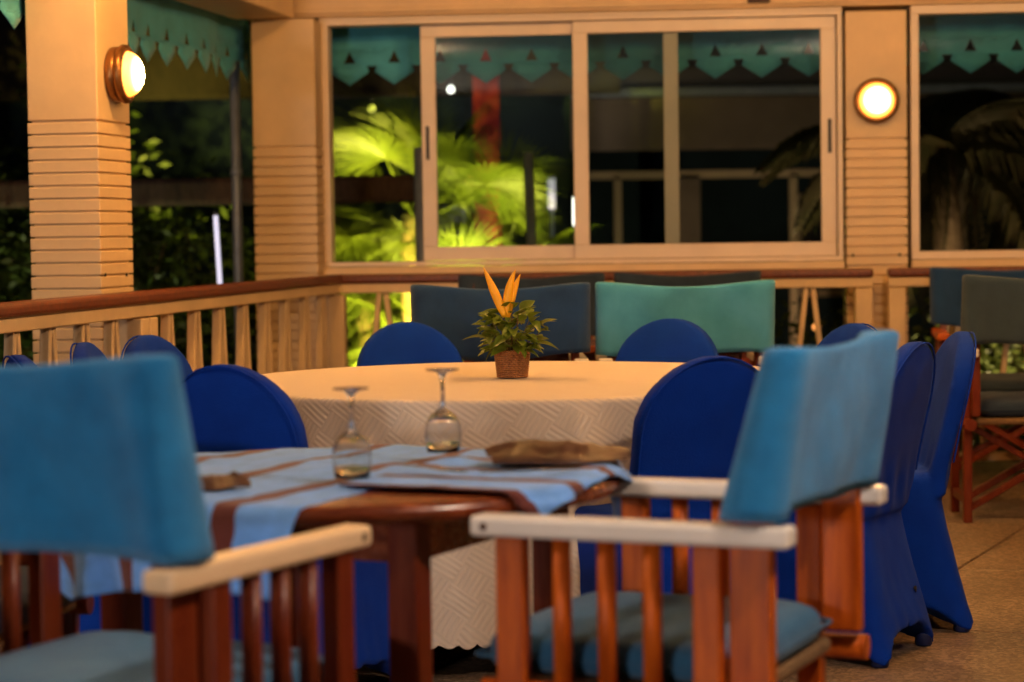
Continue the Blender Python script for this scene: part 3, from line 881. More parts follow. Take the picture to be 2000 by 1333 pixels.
# ------------------------------------------------------------------ director style canvas chairs
POST_Y = -0.214
def cover_mesh(seed=0, sag=0.022, flare=0.0, z1=0.989):
    NF, NE = 26, 6
    hx = 0.338
    loop = []
    for i in range(NF + 1): loop.append((-1 + 2 * i / NF, 1, None))
    for i in range(1, NE): loop.append((1, 0, PI / 2 - PI * i / NE))
    for i in range(NF + 1): loop.append((1 - 2 * i / NF, -1, None))
    for i in range(1, NE): loop.append((-1, 0, -PI / 2 - PI * i / NE))
    N = len(loop)
    lv = [(t / 12, 1.0, 0.0) for t in range(13)] + [(1.0, 0.88, 0.004), (1.0, 0.55, 0.006), (1.0, 0.02, 0.0065)]
    z0 = 0.722
    def pt(i, j):
        sx, side, ea = loop[i]
        t, ts, dz = lv[j]
        x = sx * (hx - 0.03)
        th = (0.010 + (0.034 - 0.010 * t) * min(1, abs(sx) / 0.93) ** 5 + 0.005 * (1 - t)) * ts
        if ea is not None:
            x = sx * (hx - 0.03) + sx * 0.03 * abs(math.cos(ea)) * (0.6 + .4 * ts)
            yy = th * math.sin(ea)
        else:
            yy = side * th
        sg = max(0, math.cos(PI / 2 * sx)) ** 1.3
        ztop = z1 - sag * sg
        zb = z0 + 0.010 * math.sin(3 * sx + seed) - 0.012 * sg
        z = zb + (ztop - zb) * t + dz
        y = POST_Y - 0.23 * max(0, z - 0.70) - (0.014 + 0.010 * math.sin(PI * t)) * sg
        wr = 0.012 * math.sin(5.5 * (x * 1.4 + z * 2.6 * (1 if seed < 2 else -1)) + seed + 2.2 * fbm((x * 2, z * 2, seed), 1.5)) * (1 - abs(sx) ** 4) * 0.6 + 0.009 * (abs(fbm((x * 5 + seed * 3, z * 3 + x * 5, seed + side), 1.3)) - 0.25) + 0.003 * math.sin(9 * x + 14 * z * (1 if x > 0 else -1) + seed) * (1 - t * .6)
        yy += wr * (0.3 + (1 - abs(sx)))
        if side < 0 and ea is None: yy -= 0.008 * (1 - t)
        return (x * (1 + flare * (1 - t)), y + yy, z)
    me = grid_mesh('cover', N, len(lv) - 1, pt, closed_u=True)
    return me
def make_director(cover_mat, cush_mat, label, group, wood, seed=0, arm_mat=None, sag=0.022, ztop=0.989):
    e = empty('canvas_chair', (0, 0, 0), 0, label, 'chair', group)
    arm_mat = arm_mat or M['arm_white']
    for s in (-1, 1):
        x = s * 0.305
        MB().box(x - 0.028, x + 0.028, -0.29, 0.275, 0.672, 0.708).build('armrest', arm_mat, e, 0.008, 2)
        for sd2 in (-1, 1):
            MB().lathe(((0, 0.0012), (0.0065, 0.0010), (0.0072, 0.0)), 12, m=Matrix.Rotation(sd2 * PI / 2, 4, 'Y')).build('plug', M['leather'], e, loc=(x + sd2 * 0.0281, 0.248, 0.690))
        MB().box(x - 0.017, x + 0.017, 0.180, 0.232, 0.0, 0.6715).build('front_leg', wood, e, 0.004, 2)
        MB().box(x - 0.017, x + 0.017, -0.170, -0.122, 0.0, 0.6715).build('rear_leg', wood, e, 0.004, 2)
        bp = MB(); rg_ = []
        for (z_, y_, w_) in ((0.435, 0.0, 0.037), (0.700, 0.0, 0.037), (0.85, -0.033, 0.033), (0.975, -0.063, 0.030)):
            rg_.append([bp.bm.verts.new((dx_, y_ + dy_ * w_, z_)) for (dx_, dy_) in ((-0.016, -1), (0.016, -1), (0.016, 1), (-0.016, 1))])
        for r0_, r1_ in zip(rg_, rg_[1:]):
            for k_ in range(4): bp.bm.faces.new((r0_[k_], r0_[(k_ + 1) % 4], r1_[(k_ + 1) % 4], r1_[k_]))
        bp.bm.faces.new(rg_[0][::-1]); bp.bm.faces.new(rg_[-1])
        bp.build('back_post', wood, e, 0.005, 2, loc=(x - s * 0.0225, POST_Y, 0))
        for y in (0.115, 0.034, -0.047):
            MB().tube([(x, y, 0.40), (x, y, 0.672)], 0.0165, 12).build('spindle', wood, e)
        MB().tube([(x, -0.255, 0.402), (x, 0.262, 0.402)], 0.0235, 16).build('seat_rail', wood, e)
        MB().box(x - 0.013, x + 0.013, -0.11, 0.18, 0.07, 0.105).build('side_runner', wood, e, 0.003, 1)
    for y in (-0.085, 0.150):
        for s in (-1, 1):
            MB().bar((-s * 0.285, y + s * 0.014, 0.05), (s * 0.285, y + s * 0.014, 0.385), 0.026, 0.042, up=(0, 1, 0)).build('cross_brace', wood, e, 0.003, 1)
    MB().box(-0.276, 0.276, -0.195, 0.245, 0.396, 0.424).build('woven_seat', M['rush'], e, 0.010, 2)
    NC = 56
    lv_ = [(0.0, 0.428), (0.5, 0.426), (0.9, 0.428), (0.97, 0.434), (1.0, 0.448), (1.0, 0.462), (0.985, 0.476), (0.95, 0.487), (0.88, 0.494), (0.7, 0.499), (0.5, 0.503), (0.25, 0.506), (0.0, 0.506)]
    def cpt(i, j):
        a_ = 2 * PI * i / NC; f_, z_ = lv_[j]
        c_, s_ = math.cos(a_), math.sin(a_)
        x_ = math.copysign(abs(c_) ** (2 / 7), c_) * 0.268 * f_; y_ = 0.050 + math.copysign(abs(s_) ** (2 / 7), s_) * 0.250 * f_
        return (x_, y_, z_ + (0.005 * fbm((x_ * 6, y_ * 6, seed), 1.5) if z_ > 0.48 else 0))
    cme = grid_mesh('cushion', NC, len(lv_) - 1, cpt, closed_u=True)
    co = link('cushion', cme, cush_mat, e)
    pp = []
    for (qx, qy, a0) in ((0.249, 0.281, 0), (-0.249, 0.281, PI / 2), (-0.249, -0.181, PI), (0.249, -0.181, 3 * PI / 2)):
        for i in range(5): pp.append((qx + 0.0185 * math.cos(a0 + i * PI / 8), qy + 0.0185 * math.sin(a0 + i * PI / 8), 0.456))
    pp.append(pp[0])
    MB().tube(pp, 0.0035, 6, cap=False).build('piping', cush_mat, co)
    cv = link('back_cover', cover_mesh(seed, sag, 0.0, ztop), cover_mat, e)
    thicken(cv, 0.004)
    return e
def put(e, x, y, deg):
    e.location = (x, y, 0); e.rotation_euler = (0, 0, R(deg)); return e
GN = 'canvas chairs around the wooden table'
GB = 'canvas chairs in pairs by the back balustrade'
put(make_director(M['terry'], M['terry_cushion'], 'near canvas chair at left edge, blue towelling back cover toward us, light wooden armrest', GN, M['mahog'], 1.0, sag=0.022, ztop=1.012, arm_mat=M['arm_tan']), -0.658, 3.643, -27.4)
put(make_director(M['terry'], M['terry_cushion'], 'near canvas chair at right facing the wooden table, blue cover and white armrests', GN, M['teak'], 2.3, sag=0.012), 0.306, 4.03, 66.6)
put(make_director(M['terry_slate'], M['terry_slate'], 'canvas chair left of the wooden table, only its dark seat and legs showing', GN, M['mahog'], 4.0), -1.23, 4.58, -100)
put(make_director(M['terry_navy'], M['terry_navy'], 'canvas chair with navy back cover directly behind the flower basket', GB, M['mahog'], 5.1), -0.045, 8.83, 0.8)
put(make_director(M['terry_teal'], M['terry_navy'], 'canvas chair with bright teal back cover beyond the round table', GB, M['mahog'], 6.4), 0.665, 8.83, -1)
put(make_director(M['terry_slate'], M['terry_slate'], 'dark slate canvas chair facing us behind the navy covered chair', GB, M['mahog'], 7.7), 0.10, 10.22, 181)
put(make_director(M['terry_slate'], M['terry_slate'], 'dark slate canvas chair facing us behind the teal covered chair', GB, M['mahog'], 8.2), 0.815, 10.20, 179)
put(make_director(M['terry_grey'], M['terry_slate'], 'dark grey canvas chair at the right edge with crossed legs on the floor', GB, M['mahog'], 9.4), 2.135, 9.15, -3)
put(make_director(M['terry_navy'], M['terry_slate'], 'navy canvas chair facing us behind the dark grey chair at the right edge', GB, M['mahog'], 10.4, arm_mat=M['teak']), 2.30, 10.45, 172)
# small table between the pairs
sq = empty('square_table', (0.42, 9.53, 0), 0, 'small dark wooden table between the navy and teal chairs and the slate chairs', 'table')
MB().box(-0.62, 0.62, -0.27, 0.27, 0.690, 0.722).build('table_top', M['mahog_h'], sq, 0.006, 2)
MB().box(-0.54, 0.54, -0.21, 0.21, 0.62, 0.6895).build('apron', M['mahog_h'], sq, 0.003, 1)
for sx in (-1, 1):
    for sy in (-1, 1):
        MB().box(sx * .55 - .025, sx * .55 + .025, sy * .22 - .025, sy * .22 + .025, 0, 0.6895).build('leg', M['mahog'], sq, 0.003, 1)

# ------------------------------------------------------------------ wooden round table
WC = Vector((-0.34, 4.43, 0)); WR = 0.55; WH = 0.72
wt = empty('wooden_table', WC, 0, 'polished dark red wooden round table in the foreground with square legs', 'table')
prof = [(0, WH - 0.036)] + [(WR - 0.018, WH - 0.036)]
for i in range(9):
    a = -PI / 2 + PI * i / 8
    prof.append((WR - 0.018 + 0.018 * math.cos(a), WH - 0.018 + 0.018 * math.sin(a)))
prof += [(WR * 0.5, WH), (0, WH)]
MB().lathe(prof, 96).build('table_top', M['mahog_h'], wt)
legs = []
for k in range(4):
    a = R(-70 + 90 * k)
    p = Vector((0.44 * math.cos(a), 0.44 * math.sin(a), 0)); legs.append(p)
    MB().box(-0.030, 0.030, -0.030, 0.030, 0, WH - 0.037).build('leg', M['mahog'], wt, 0.005, 2, loc=p, rot=(0, 0, a + PI / 4 + R(45 - 45)))
for k in range(4):
    a, b = legs[k], legs[(k + 1) % 4]
    dd = (b - a).normalized()
    MB().bar(a + dd * 0.034 + Vector((0, 0, 0.642)), b - dd * 0.034 + Vector((0, 0, 0.642)), 0.022, 0.080, up=(0, 0, 1)).build('apron', M['mahog_h'], wt, 0.002, 1)

# striped cloths on it: (a along the stripes of the left cloth, b across)
AV = Vector((0.41, 0.912, 0)); BV = Vector((0.912, -0.41, 0))
def table_cloth(name, a0, a1, b0, b1, lift, seed, matl, nu=70, nv=70, amp=0.010, skew=0.0):
    def pt(i, j):
        a = a0 + (a1 - a0) * i / nu; b = b0 + (b1 - b0) * j / nv
        ed = min(i / nu, 1 - i / nu, j / nv, 1 - j / nv)
        if ed < 0.001:
            a += 0.008 * fbm((a * 5, b * 5, seed), 1.5); b += 0.008 * fbm((b * 5, a * 5, seed + 3), 1.5)
        p = AV * a + BV * b
        q = p - WC; r = math.hypot(q.x, q.y)
        w = amp * max(0, fbm((p.x * 3.2, p.y * 3.2, seed), 1.3) + 0.25) + amp * 0.9 * max(0, math.sin(a * 14 + 5 * b + seed)) * max(0, fbm((p.x * 2, p.y * 2, seed + 9), 1) + 0.2)
        if ed < 0.06: w *= 0.6
        rim = WR - 0.012
        if r <= rim:
            return (p.x, p.y, WH + lift + w)
        u = q / r; over = r - rim; rc = 0.024
        if over < rc * PI / 2:
            g = over / rc
            return tuple((WC + u * (rim + rc * math.sin(g)))[:2]) + (WH + lift + w * .5 - rc * (1 - math.cos(g)),)
        h = 0.19 * math.tanh((over - rc * PI / 2) / 0.19)
        th = math.atan2(u.y, u.x)
        k = rim + rc + lift + 0.020 * min(1, h * 7) * (1 + math.sin(th * 23 + seed)) * .6
        return tuple((WC + u * k)[:2]) + (WH + lift - rc - h,)
    me = grid_mesh(name, nu, nv, pt, lambda i, j: (a0 + (a1 - a0) * i / nu, b0 + (b1 - b0) * j / nv))
    o = link(name, me, matl)
    thicken(o, 0.0025, 1)
    return o
BLUE = (0.14, 0.36, 0.86); BROWN = (0.10, 0.013, 0.008)
sa = striped('blue_brown_stripes', 1, -2.06, 0.228, 0.048, BLUE, BROWN)
sb_ = striped('blue_brown_stripes_crosswise', 0, 3.80, 0.16, 0.040, BLUE, BROWN)
tag(table_cloth('striped_cloth', 3.18, 4.40, -2.62, -1.930, 0.0015, 1.3, sa), 'blue cloth with brown stripes hanging over the left of the wooden table', 'cloth', 'blue striped cloths on the wooden table')
tag(table_cloth('striped_cloth', 3.635, 4.36, -1.99, -1.570, 0.012, 4.1, sb_, amp=0.012), 'blue cloth on the right of the wooden table, one corner hanging over the front edge', 'cloth', 'blue striped cloths on the wooden table')

# upturned wine glasses
def wine_glass(x, y, z, label):
    h = 0.168
    outer = [(0.0335, 0.0), (0.0362, 0.020), (0.0372, 0.040), (0.0350, 0.058), (0.026, 0.074), (0.012, 0.085), (0.0055, 0.093), (0.0040, 0.105), (0.0042, 0.140), (0.0065, 0.155), (0.014, 0.1625), (0.034, 0.1665), (0.0345, 0.168), (0.0, 0.168)]
    inner = [(0.0, 0.0835), (0.0112, 0.0820), (0.0252, 0.0733), (0.0343, 0.0577), (0.0365, 0.040), (0.0355, 0.020), (0.0328, 0.0)]
    o = MB().lathe(inner + [(0.0335, 0.0)][:0] + outer, 40).build('wine_glass', M['glass'])
    o.location = (x, y, z)
    tag(o, label, 'wine glass', 'upturned wine glasses')
    return o
wine_glass(-0.305, 4.235, WH + 0.014, 'upturned stemmed wine glass on the left, nearer us on the blue cloth')
wine_glass(-0.143, 4.585, WH + 0.026, 'upturned stemmed wine glass on the right, behind the other glass')

# brown folded leather piece on the right of the table
def folded(name, c, ang, L, W, H, seed, label):
    nu, nv = 60, 30
    def pt(i, j):
        s = i / nu; t = j / nv
        x = (s - 0.5) * L * (1 - 0.18 * abs(t - .5)); y = (t - 0.5) * W * (0.62 + 0.5 * math.sin(PI * min(1, 0.15 + s * .9)))
        ridge = math.sin(PI * t) ** 0.7
        z = H * ridge * (0.35 + 0.65 * math.sin(PI * min(1, 0.08 + s * 0.95)) ** 0.8)
        z += 0.006 * math.sin(4 * PI * t + 4 * s + seed) * ridge + 0.006 * fbm((s * 5, t * 4, seed), 1.4) * ridge
        y += 0.014 * math.sin(7 * s + seed)
        return (x, y, max(0.0005, z))
    me = grid_mesh(name, nu, nv, pt)
    o = link(name, me, M['leather'], None, c, (0, 0, ang)); thicken(o, 0.003, 1)
    tag(o, label, 'leather case')
    return o
folded('leather_case', (0.088, 4.40, WH + 0.024), R(4), 0.29, 0.17, 0.032, 0.6, 'crumpled brown leather piece lying on the right of the wooden table')
folded('leather_case', (-0.545, 4.10, WH + 0.012), R(22), 0.13, 0.075, 0.020, 2.6, 'small rolled brown leather piece beside the near left canvas chair\'s cover')
def cutlery(x, y, ang, label):
    e = empty('fork', (x, y, WH + 0.026), ang, label, 'cutlery', 'forks on the blue cloth')
    MB().box(-0.10, 0.02, -0.004, 0.004, 0, 0.003).build('handle', M['steel'], e, 0.001, 1)
    MB().box(0.02, 0.05, -0.011, 0.011, 0.0, 0.003).build('neck', M['steel'], e, 0.001, 1)
    for k in range(4):
        MB().box(0.05, 0.09, -0.011 + k * .0062, -0.0085 + k * .0062, 0.0005, 0.003).build('tine', M['steel'], e)
cutlery(-0.150, 4.245, R(-50), 'small steel fork on the blue cloth in front of the right wine glass')
cutlery(0.035, 4.19, R(10), 'small steel fork beside the brown leather piece on the right')

# ------------------------------------------------------------------ garden
def fan_leaf(name, L=0.55, n=30, spread=2.1, droop=0.35, pet=0.5, seed=0):
    rg = random.Random(seed)
    verts, faces = [], []
    def quad(a, b, c_, d_):
        k = len(verts); verts.extend([a, b, c_, d_]); faces.append((k, k + 1, k + 2, k + 3))
    for q in range(4):    # petiole
        t0, t1 = q / 4, (q + 1) / 4
        f = lambda t: (pet * t, -0.25 * pet * (1 - t) * (1 - t) * 0)
        y0, y1 = pet * t0, pet * t1
        quad((-0.008, y0, 0), (0.008, y0, 0), (0.007, y1, 0), (-0.007, y1, 0))
        quad((0, y0, -0.008), (0, y0, 0.008), (0, y1, 0.007), (0, y1, -0.007))
    for k in range(n):
        a = -spread + 2 * spread * k / (n - 1) + rg.uniform(-.03, .03)
        ln = L * (0.82 + 0.18 * math.cos(a * 0.7)) * rg.uniform(0.88, 1.05)
        dx, dy = math.sin(a), math.cos(a); px, py = dy, -dx
        prev = None
        for s in range(5):
            t = s / 4
            w = L * 0.0118 * (math.sin(PI * (0.12 + 0.86 * t)) + 0.03)
            z = -droop * ln * t ** 2.2
            r = ln * t * (1 - 0.12 * t)
            c_ = (dx * r, pet + dy * r)
            cur = ((c_[0] - px * w, c_[1] - py * w, z + w * .3), (c_[0], c_[1], z - w * .3), (c_[0] + px * w, c_[1] + py * w, z + w * .3))
            if prev:
                quad(prev[0], prev[1], cur[1], cur[0]); quad(prev[1], prev[2], cur[2], cur[1])
            prev = cur
    me = bpy.data.meshes.new(name); me.from_pydata(verts, [], faces)
    return me
FL = [fan_leaf('frond', 0.46, 34, 2.0, 0.30, 0.50, 1), fan_leaf('frond', 0.42, 30, 1.8, 0.5, 0.40, 2), fan_leaf('frond', 0.50, 36, 2.1, 0.22, 0.62, 3)]
for m_ in FL: m_.materials.append(M['palm'])
def fan_palm(x, y, trunk_h, leaves, label, seed, sc=1.0, zg=-0.42):
    rg = random.Random(seed)
    e = empty('fan_palm', (x, y, zg), 0, label, 'palm', 'fan palms in the garden')
    n = 6
    MB().tube([(0.03 * math.sin(i), 0.02 * math.cos(i), trunk_h * i / n) for i in range(n + 1)], [0.11 - 0.03 * i / n for i in range(n + 1)], 12).build('trunk', M['trunk'], e)
    for k in range(leaves):
        u = (k + 0.5) / leaves
        el = R(78 - 120 * u + rg.uniform(-12, 12))
        az = k * 2.39996 + rg.uniform(-.2, .2)
        s = sc * rg.uniform(0.85, 1.2)
        link('frond', FL[rg.randrange(3)], None, e, (0, 0, trunk_h - 0.25 * u * trunk_h * 0.4), (el, rg.uniform(-.4, .4), az), (s, s, s))
    return e
fan_palm(-0.66, 15.8, 1.75, 24, 'brightly lit fan palm seen through the open end of the sliding window', 3, 1.0)
fan_palm(-0.12, 16.3, 1.35, 22, 'lit fan palm in front of the red post', 5, 0.95)
fan_palm(-1.02, 16.5, 1.15, 20, 'lower lit fan palm at the left of the window view, beside the brightest palm', 8, 0.95)
fan_palm(-0.45, 15.3, 0.85, 18, 'lowest lit fan palm at the bottom of the window view', 21, 0.9)
fan_palm(-3.3, 15.2, 0.9, 14, 'dim fan palm beyond the left balustrade, between the two left columns', 12, 1.0)

# ground lamps: palm uplights first, then unseen ones added to brighten dark parts
def ground_lamp(name, x, y, label, energy, col, tilt, size=95, az=0.0, light='SPOT'):
    ue = empty(name, (x, y, -0.42), az, label, 'lamp', 'ground lamps in the garden')
    MB().lathe(((0, 0), (0.07, 0), (0.085, 0.12), (0.075, 0.12), (0.065, 0.02), (0, 0.02)), 20).build('housing', M['dark'], ue)
    sl = bpy.data.lights.new('ground_lamp_light', light); sl.energy = energy; sl.color = col; sl.shadow_soft_size = 0.05
    if light == 'SPOT': sl.spot_size = R(size); sl.spot_blend = 0.6
    slo = bpy.data.objects.new('ground_lamp_light', sl); C.objects.link(slo); slo.parent = ue; slo.location = (0, 0, 0.13)
    slo.rotation_euler = (R(180 - tilt), 0, 0)
PALM_LIGHT = (1.0, 0.86, 0.12)
ground_lamp('ground_lamp', -0.80, 14.1, 'ground lamp shining up at the brightest fan palm', SPOT_POWER, PALM_LIGHT, 44, 70, R(4))
ground_lamp('ground_lamp', 0.05, 14.4, 'ground lamp shining up at the fan palm before the red post', SPOT_POWER * 0.7, PALM_LIGHT, 42, 62, R(14))
ground_lamp('ground_lamp', 0.12, 17.3, 'unseen ground lamp added to light the red post', 150, (1.0, 0.72, 0.7), 35, 70, R(22))  # added so that the post shows red, fixture out of view
ground_lamp('ground_lamp', 2.75, 13.6, 'unseen ground lamp added to brighten the feather palm trunks', 170, (1.0, 0.66, 0.36), 25)  # added lamp, hidden below the rail, keeps the right window from going black
ground_lamp('ground_lamp', -2.9, 12.9, 'unseen ground lamp added to brighten the shrubs left of the corner column', 45, (0.95, 1.0, 0.45), 30)  # extra dim lamp put in to lift the shrubs
ground_lamp('ground_lamp', 1.7, 17.6, 'unseen ground lamp added to brighten the stand-in house', 42, (1.0, 0.72, 0.45), 52, 110)  # added only to light the house that replaces the reflection

# tall palms right, seen through the fixed window
def pinnate(name, L, n, seed, droop=0.7):
    rg = random.Random(seed); verts, faces = [], []
    def P(t): return Vector((0, L * t * (1 - 0.18 * t), L * (0.30 * t - droop * t * t)))
    for k in range(n):
        t = 0.08 + 0.92 * k / n
        p = P(t)
        for s in (-1, 1):
            ln = L * 0.30 * math.sin(PI * min(1, 0.2 + 0.75 * t)) * rg.uniform(0.8, 1.1)
            e1 = p + Vector((s * ln * 0.55, ln * 0.35, -ln * 0.25)); e2 = p + Vector((s * ln * 0.75, ln * 0.5, -ln * 0.85))
            w = Vector((0, 0.012, 0.006))
            k0 = len(verts); verts += [p - w, p + w, e1 + w * 1.3, e1 - w * 1.3, e2]
            faces += [(k0, k0 + 1, k0 + 2, k0 + 3), (k0 + 3, k0 + 2, k0 + 4)]
    for k in range(10):
        a, b = P(k / 10), P((k + 1) / 10); r = 0.018 * (1 - k / 11)
        k0 = len(verts); verts += [a + Vector((-r, 0, 0)), a + Vector((r, 0, 0)), b + Vector((r, 0, 0)), b + Vector((-r, 0, 0)), a + Vector((0, 0, -r)), b + Vector((0, 0, -r))]
        faces += [(k0, k0 + 1, k0 + 2, k0 + 3), (k0, k0 + 4, k0 + 5, k0 + 3), (k0 + 1, k0 + 4, k0 + 5, k0 + 2)]
    me = bpy.data.meshes.new(name); me.from_pydata([tuple(v) for v in verts], [], faces)
    me.materials.append(M['palm_dry'])
    return me
PN = [pinnate('frond', 1.35, 34, 1, 0.75), pinnate('frond', 1.2, 30, 2, 0.95)]
def coco_palm(x, y, h, lean, label, seed):
    rg = random.Random(seed)
    e = empty('feather_palm', (x, y, -0.42), 0, label, 'palm', 'feather palms behind the fixed window')
    n = 16
    pts = [(lean * (i / n) ** 1.5, 0, h * i / n) for i in range(n + 1)]
    MB().tube(pts, [(0.17 - 0.09 * (i / n) ** 0.7) * (1.0 + 0.05 * (i % 2)) for i in range(n + 1)], 14).build('trunk', M['trunk'], e)
    for k in range(16):
        link('frond', PN[k % 2], None, e, (pts[-1][0], 0, h), (R(rg.uniform(-55, 40)), rg.uniform(-.2, .2), k * 2.4 + rg.uniform(-.2, .2)))
coco_palm(3.02, 15.2, 2.15, -0.12, 'feather palm with pale tapered trunk seen through the fixed window', 4)
coco_palm(3.75, 16.4, 2.4, 0.1, 'second feather palm farther right behind the fixed window', 6)

def shrub(x, y, rx, ry, h, n, label, seed, size=0.075, zg=-0.42):
    rg = random.Random(seed)
    e = empty('shrub', (x, y, zg), 0, label, 'shrub', 'dark shrubs in the garden')
    verts, faces = [], []
    clumps = [(rg.gauss(0, .45) * rx, rg.gauss(0, .4) * ry, h * rg.uniform(0.25, 0.95), rg.uniform(.2, .45)) for _ in range(26)]
    for k in range(n):
        c = clumps[rg.randrange(len(clumps))]
        p = Vector((c[0] + rg.gauss(0, c[3] * .6), c[1] + rg.gauss(0, c[3] * .6), max(0.02, c[2] + rg.gauss(0, c[3] * .5))))
        u = Vector((rg.gauss(0, 1), rg.gauss(0, 1), rg.gauss(0, .6))).normalized()
        v = u.cross(Vector((rg.gauss(0, 1), rg.gauss(0, 1), rg.gauss(0, 1)))).normalized()
        s = size * rg.uniform(0.7, 1.3)
        k0 = len(verts)
        verts += [p, p + u * s * .5 + v * s * .22, p + u * s, p + u * s * .5 - v * s * .22]
        faces.append((k0, k0 + 1, k0 + 2, k0 + 3))
    me = bpy.data.meshes.new('foliage'); me.from_pydata([tuple(v) for v in verts], [], faces)
    fo = link('foliage', me, M['shrub'], e); fo['kind'] = 'stuff'
    sm = MB()
    for c in clumps[:12]:
        sm.tube([(c[0] * .2, c[1] * .2, 0), (c[0] * .6, c[1] * .6, c[2] * .6), (c[0], c[1], c[2])], [0.02, 0.013, 0.006], 6)
    sm.build('branches', M['trunk'], e)
shrub(-2.7, 14.0, 1.0, 0.6, 1.75, 4200, 'leafy shrub beyond the balustrade, left of the corner column', 1)
shrub(-4.2, 13.6, 1.2, 0.7, 2.4, 4200, 'tall dark shrub outside the opening left of the left column', 2)
shrub(-4.9, 17.5, 2.2, 0.8, 3.0, 4200, 'tall dark shrub far back in the left garden', 3, 0.11)
shrub(-1.6, 17.8, 1.3, 0.6, 1.5, 3600, 'shrub behind the lit palms at the window\'s left', 4, 0.09)
shrub(-0.55, 13.3, 0.55, 0.35, 0.75, 2600, 'low green shrub below the sliding window, seen between the balusters', 5)
shrub(1.9, 13.2, 0.9, 0.4, 0.95, 3000, 'low shrub seen between the balusters below the window\'s right end', 6)
shrub(3.6, 14.2, 0.8, 0.4, 0.9, 2600, 'low shrub behind the right balustrade', 7)

# garden hut with red posts
gh = empty('garden_hut', (0, 0, -0.42), 0, 'open garden hut with red posts and dark thatched eaves behind the palms', 'hut')
for (x, y) in ((-0.18, 18.0), (-4.6, 18.6)):
    MB().box(x - 0.105, x + 0.105, y - 0.105, y + 0.105, 0, 3.1).build('post', M['red_paint'], gh, 0.01, 2)
rf = MB(); rf.box(-6.0, -0.50, 13.36, 13.62, 1.80, 1.96); rf.build('eave_beam', M['eave'], gh, 0.03, 2)
for (x, y) in ((-0.53, 13.30), (-2.62, 13.30)):
    MB().tube([(x, y, 0), (x, y, 2.12)], 0.034, 12).build('eave_post', M['galv'], gh)
MB().box(-6.0, 0.9, 18.12, 18.3, 2.72, 3.3).build('roof_beam', M['thatch'], gh, 0.02, 2)
MB().box(-5.5, 1.2, 21.0, 21.2, 0, 3.2).build('back_wall', M['slatewall'], gh)
MB().box(-0.70, -0.40, 20.0, 20.1, 1.3, 1.85).build('shutter', M['galv'], gh)

# pale house with a porch, added in place of the room's reflection
ph = empty('reflection_house', (0, 0, -0.42), 0, 'dim beige house with porch posts, added in place of the room reflected in the closed sash', 'house')
MB().box(0.55, 6.5, 19.8, 20.05, 2.32, 2.78).build('fascia', M['plaster'], ph, 0.01, 1)
MB().box(0.55, 6.5, 19.75, 20.1, 2.785, 2.86).build('gutter', M['galv'], ph, 0.01, 1)
MB().box(0.5, 6.5, 21.9, 22.1, 0, 3.0).build('wall', M['slatewall'], ph)
MB().box(0.7, 6.5, 19.95, 20.07, 2.07, 2.14).build('porch_beam', M['cream'], ph, 0.005, 1)
for x in (0.95, 1.55, 2.50, 4.0):
    w_ = 0.13 if x == 1.55 else 0.035
    MB().box(x - w_, x + w_, 19.90, 19.90 + 2 * w_, 0, 2.068).build('porch_post', M['plaster'] if x == 1.55 else M['cream'], ph, 0.005, 1)
rfm = MB(); rfm.bm.faces.new([rfm.bm.verts.new(p) for p in ((0.35, 19.6, 2.90), (6.8, 19.6, 2.90), (6.8, 22.4, 4.0), (0.35, 22.4, 4.0))])
rfo = rfm.build('roof', M['thatch'], ph); thicken(rfo, 0.12)
MB().lathe(((0, -0.03), (0.022, -0.02), (0.028, 0), (0.015, 0.025), (0, 0.03)), 14).build('porch_bulb', M['tube_dim'], ph, loc=(1.585, 19.86, 2.52))
wfr = MB().box(2.75, 3.7, 21.84, 21.895, 0.95, 1.95).build('window', M['cream'], ph, 0.01, 1)
MB().box(2.82, 3.63, 21.80, 21.835, 1.02, 1.88).build('pane', M['dark'], wfr)

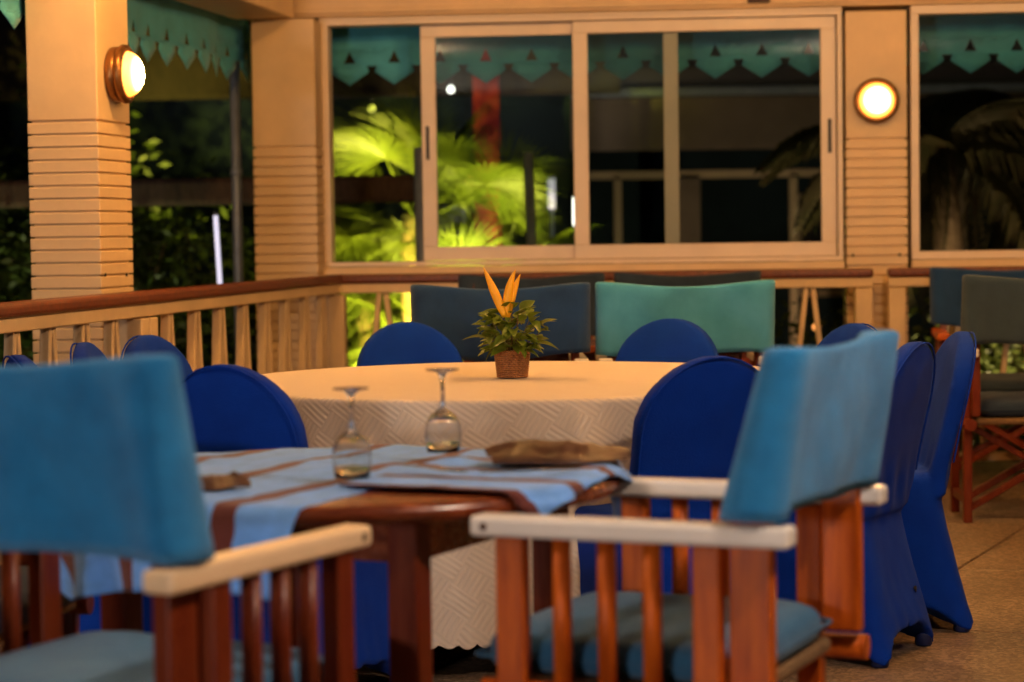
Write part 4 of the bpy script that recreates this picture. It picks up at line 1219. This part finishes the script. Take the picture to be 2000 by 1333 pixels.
# small garden lights in view
def tube_light(x, y, z0, z1, m_, label, rad=0.022, lean=0.0):
    e = empty('tube_light', (x, y, -0.42), 0, label, 'lamp')
    MB().tube([(0, 0, 0), (0, 0, z0 + 0.42)], rad * 0.6, 10).build('post', M['galv'], e)
    MB().tube([(0, 0, z0 + 0.421), (lean, 0, z1 + 0.42)], rad, 12).build('tube', m_, e)
    MB().lathe(((0, 0.03), (rad * 1.1, 0.02), (rad * 1.2, 0)), 12).build('cap', M['galv'], e, loc=(lean, 0, z1 + 0.4205))
tube_light(-1.62, 12.75, 0.28, 1.31, M['tube'], 'slim pale tube light standing beyond the left balustrade', 0.0125, -0.045)
tube_light(0.53, 17.9, 1.24, 1.46, M['tube_hot'], 'bright white tube light beside the middle stile of the window', 0.030)
tube_light(0.335, 18.2, 1.38, 1.62, M['tube_dim'], 'dim violet tube light left of the bright one in the window', 0.030)
gp = MB().tube([(0.16, 13.3, -0.42), (0.11, 13.3, 1.66)], 0.030, 12).build('garden_pole', M['galv'])
tag(gp, 'grey garden pole seen through the window right of the red post', 'pole')
lt = empty('hanging_lantern', (-0.335, 18.0, 1.60), 0, 'small orange lantern glowing left of the red post', 'lamp')
MB().lathe(((0, -0.05), (0.035, -0.035), (0.045, 0), (0.035, 0.035), (0, 0.05)), 16).build('glow', M['lantern'], lt)
MB().tube([(0, 0, 0.05), (0, 0, 1.0)], 0.004, 6).build('cord', M['dark'], lt)
for (x, y, z, nm) in ((-1.12, 18.5, 2.22, 'yellow-green garden bulb high left of the palms'), (-0.46, 18.05, 2.34, 'white bulb under the hut roof left of the red post'), (2.30, 17.0, 0.45, 'small warm bulb low in the garden, seen between the balusters')):
    e = empty('garden_bulb', (x, y, z), 0, nm, 'lamp', 'small bulbs strung in the garden')
    MB().lathe(((0, -0.03), (0.022, -0.02), (0.028, 0), (0.015, 0.025), (0, 0.03)), 14).build('glass', M['lantern'] if z < 1 else (M['tube_hot'] if z > 2.3 else M['lime_bulb']), e)
    MB().tube([(0, 0, 0.03), (0, 0, 0.9)], 0.004, 6).build('cord', M['dark'], e)
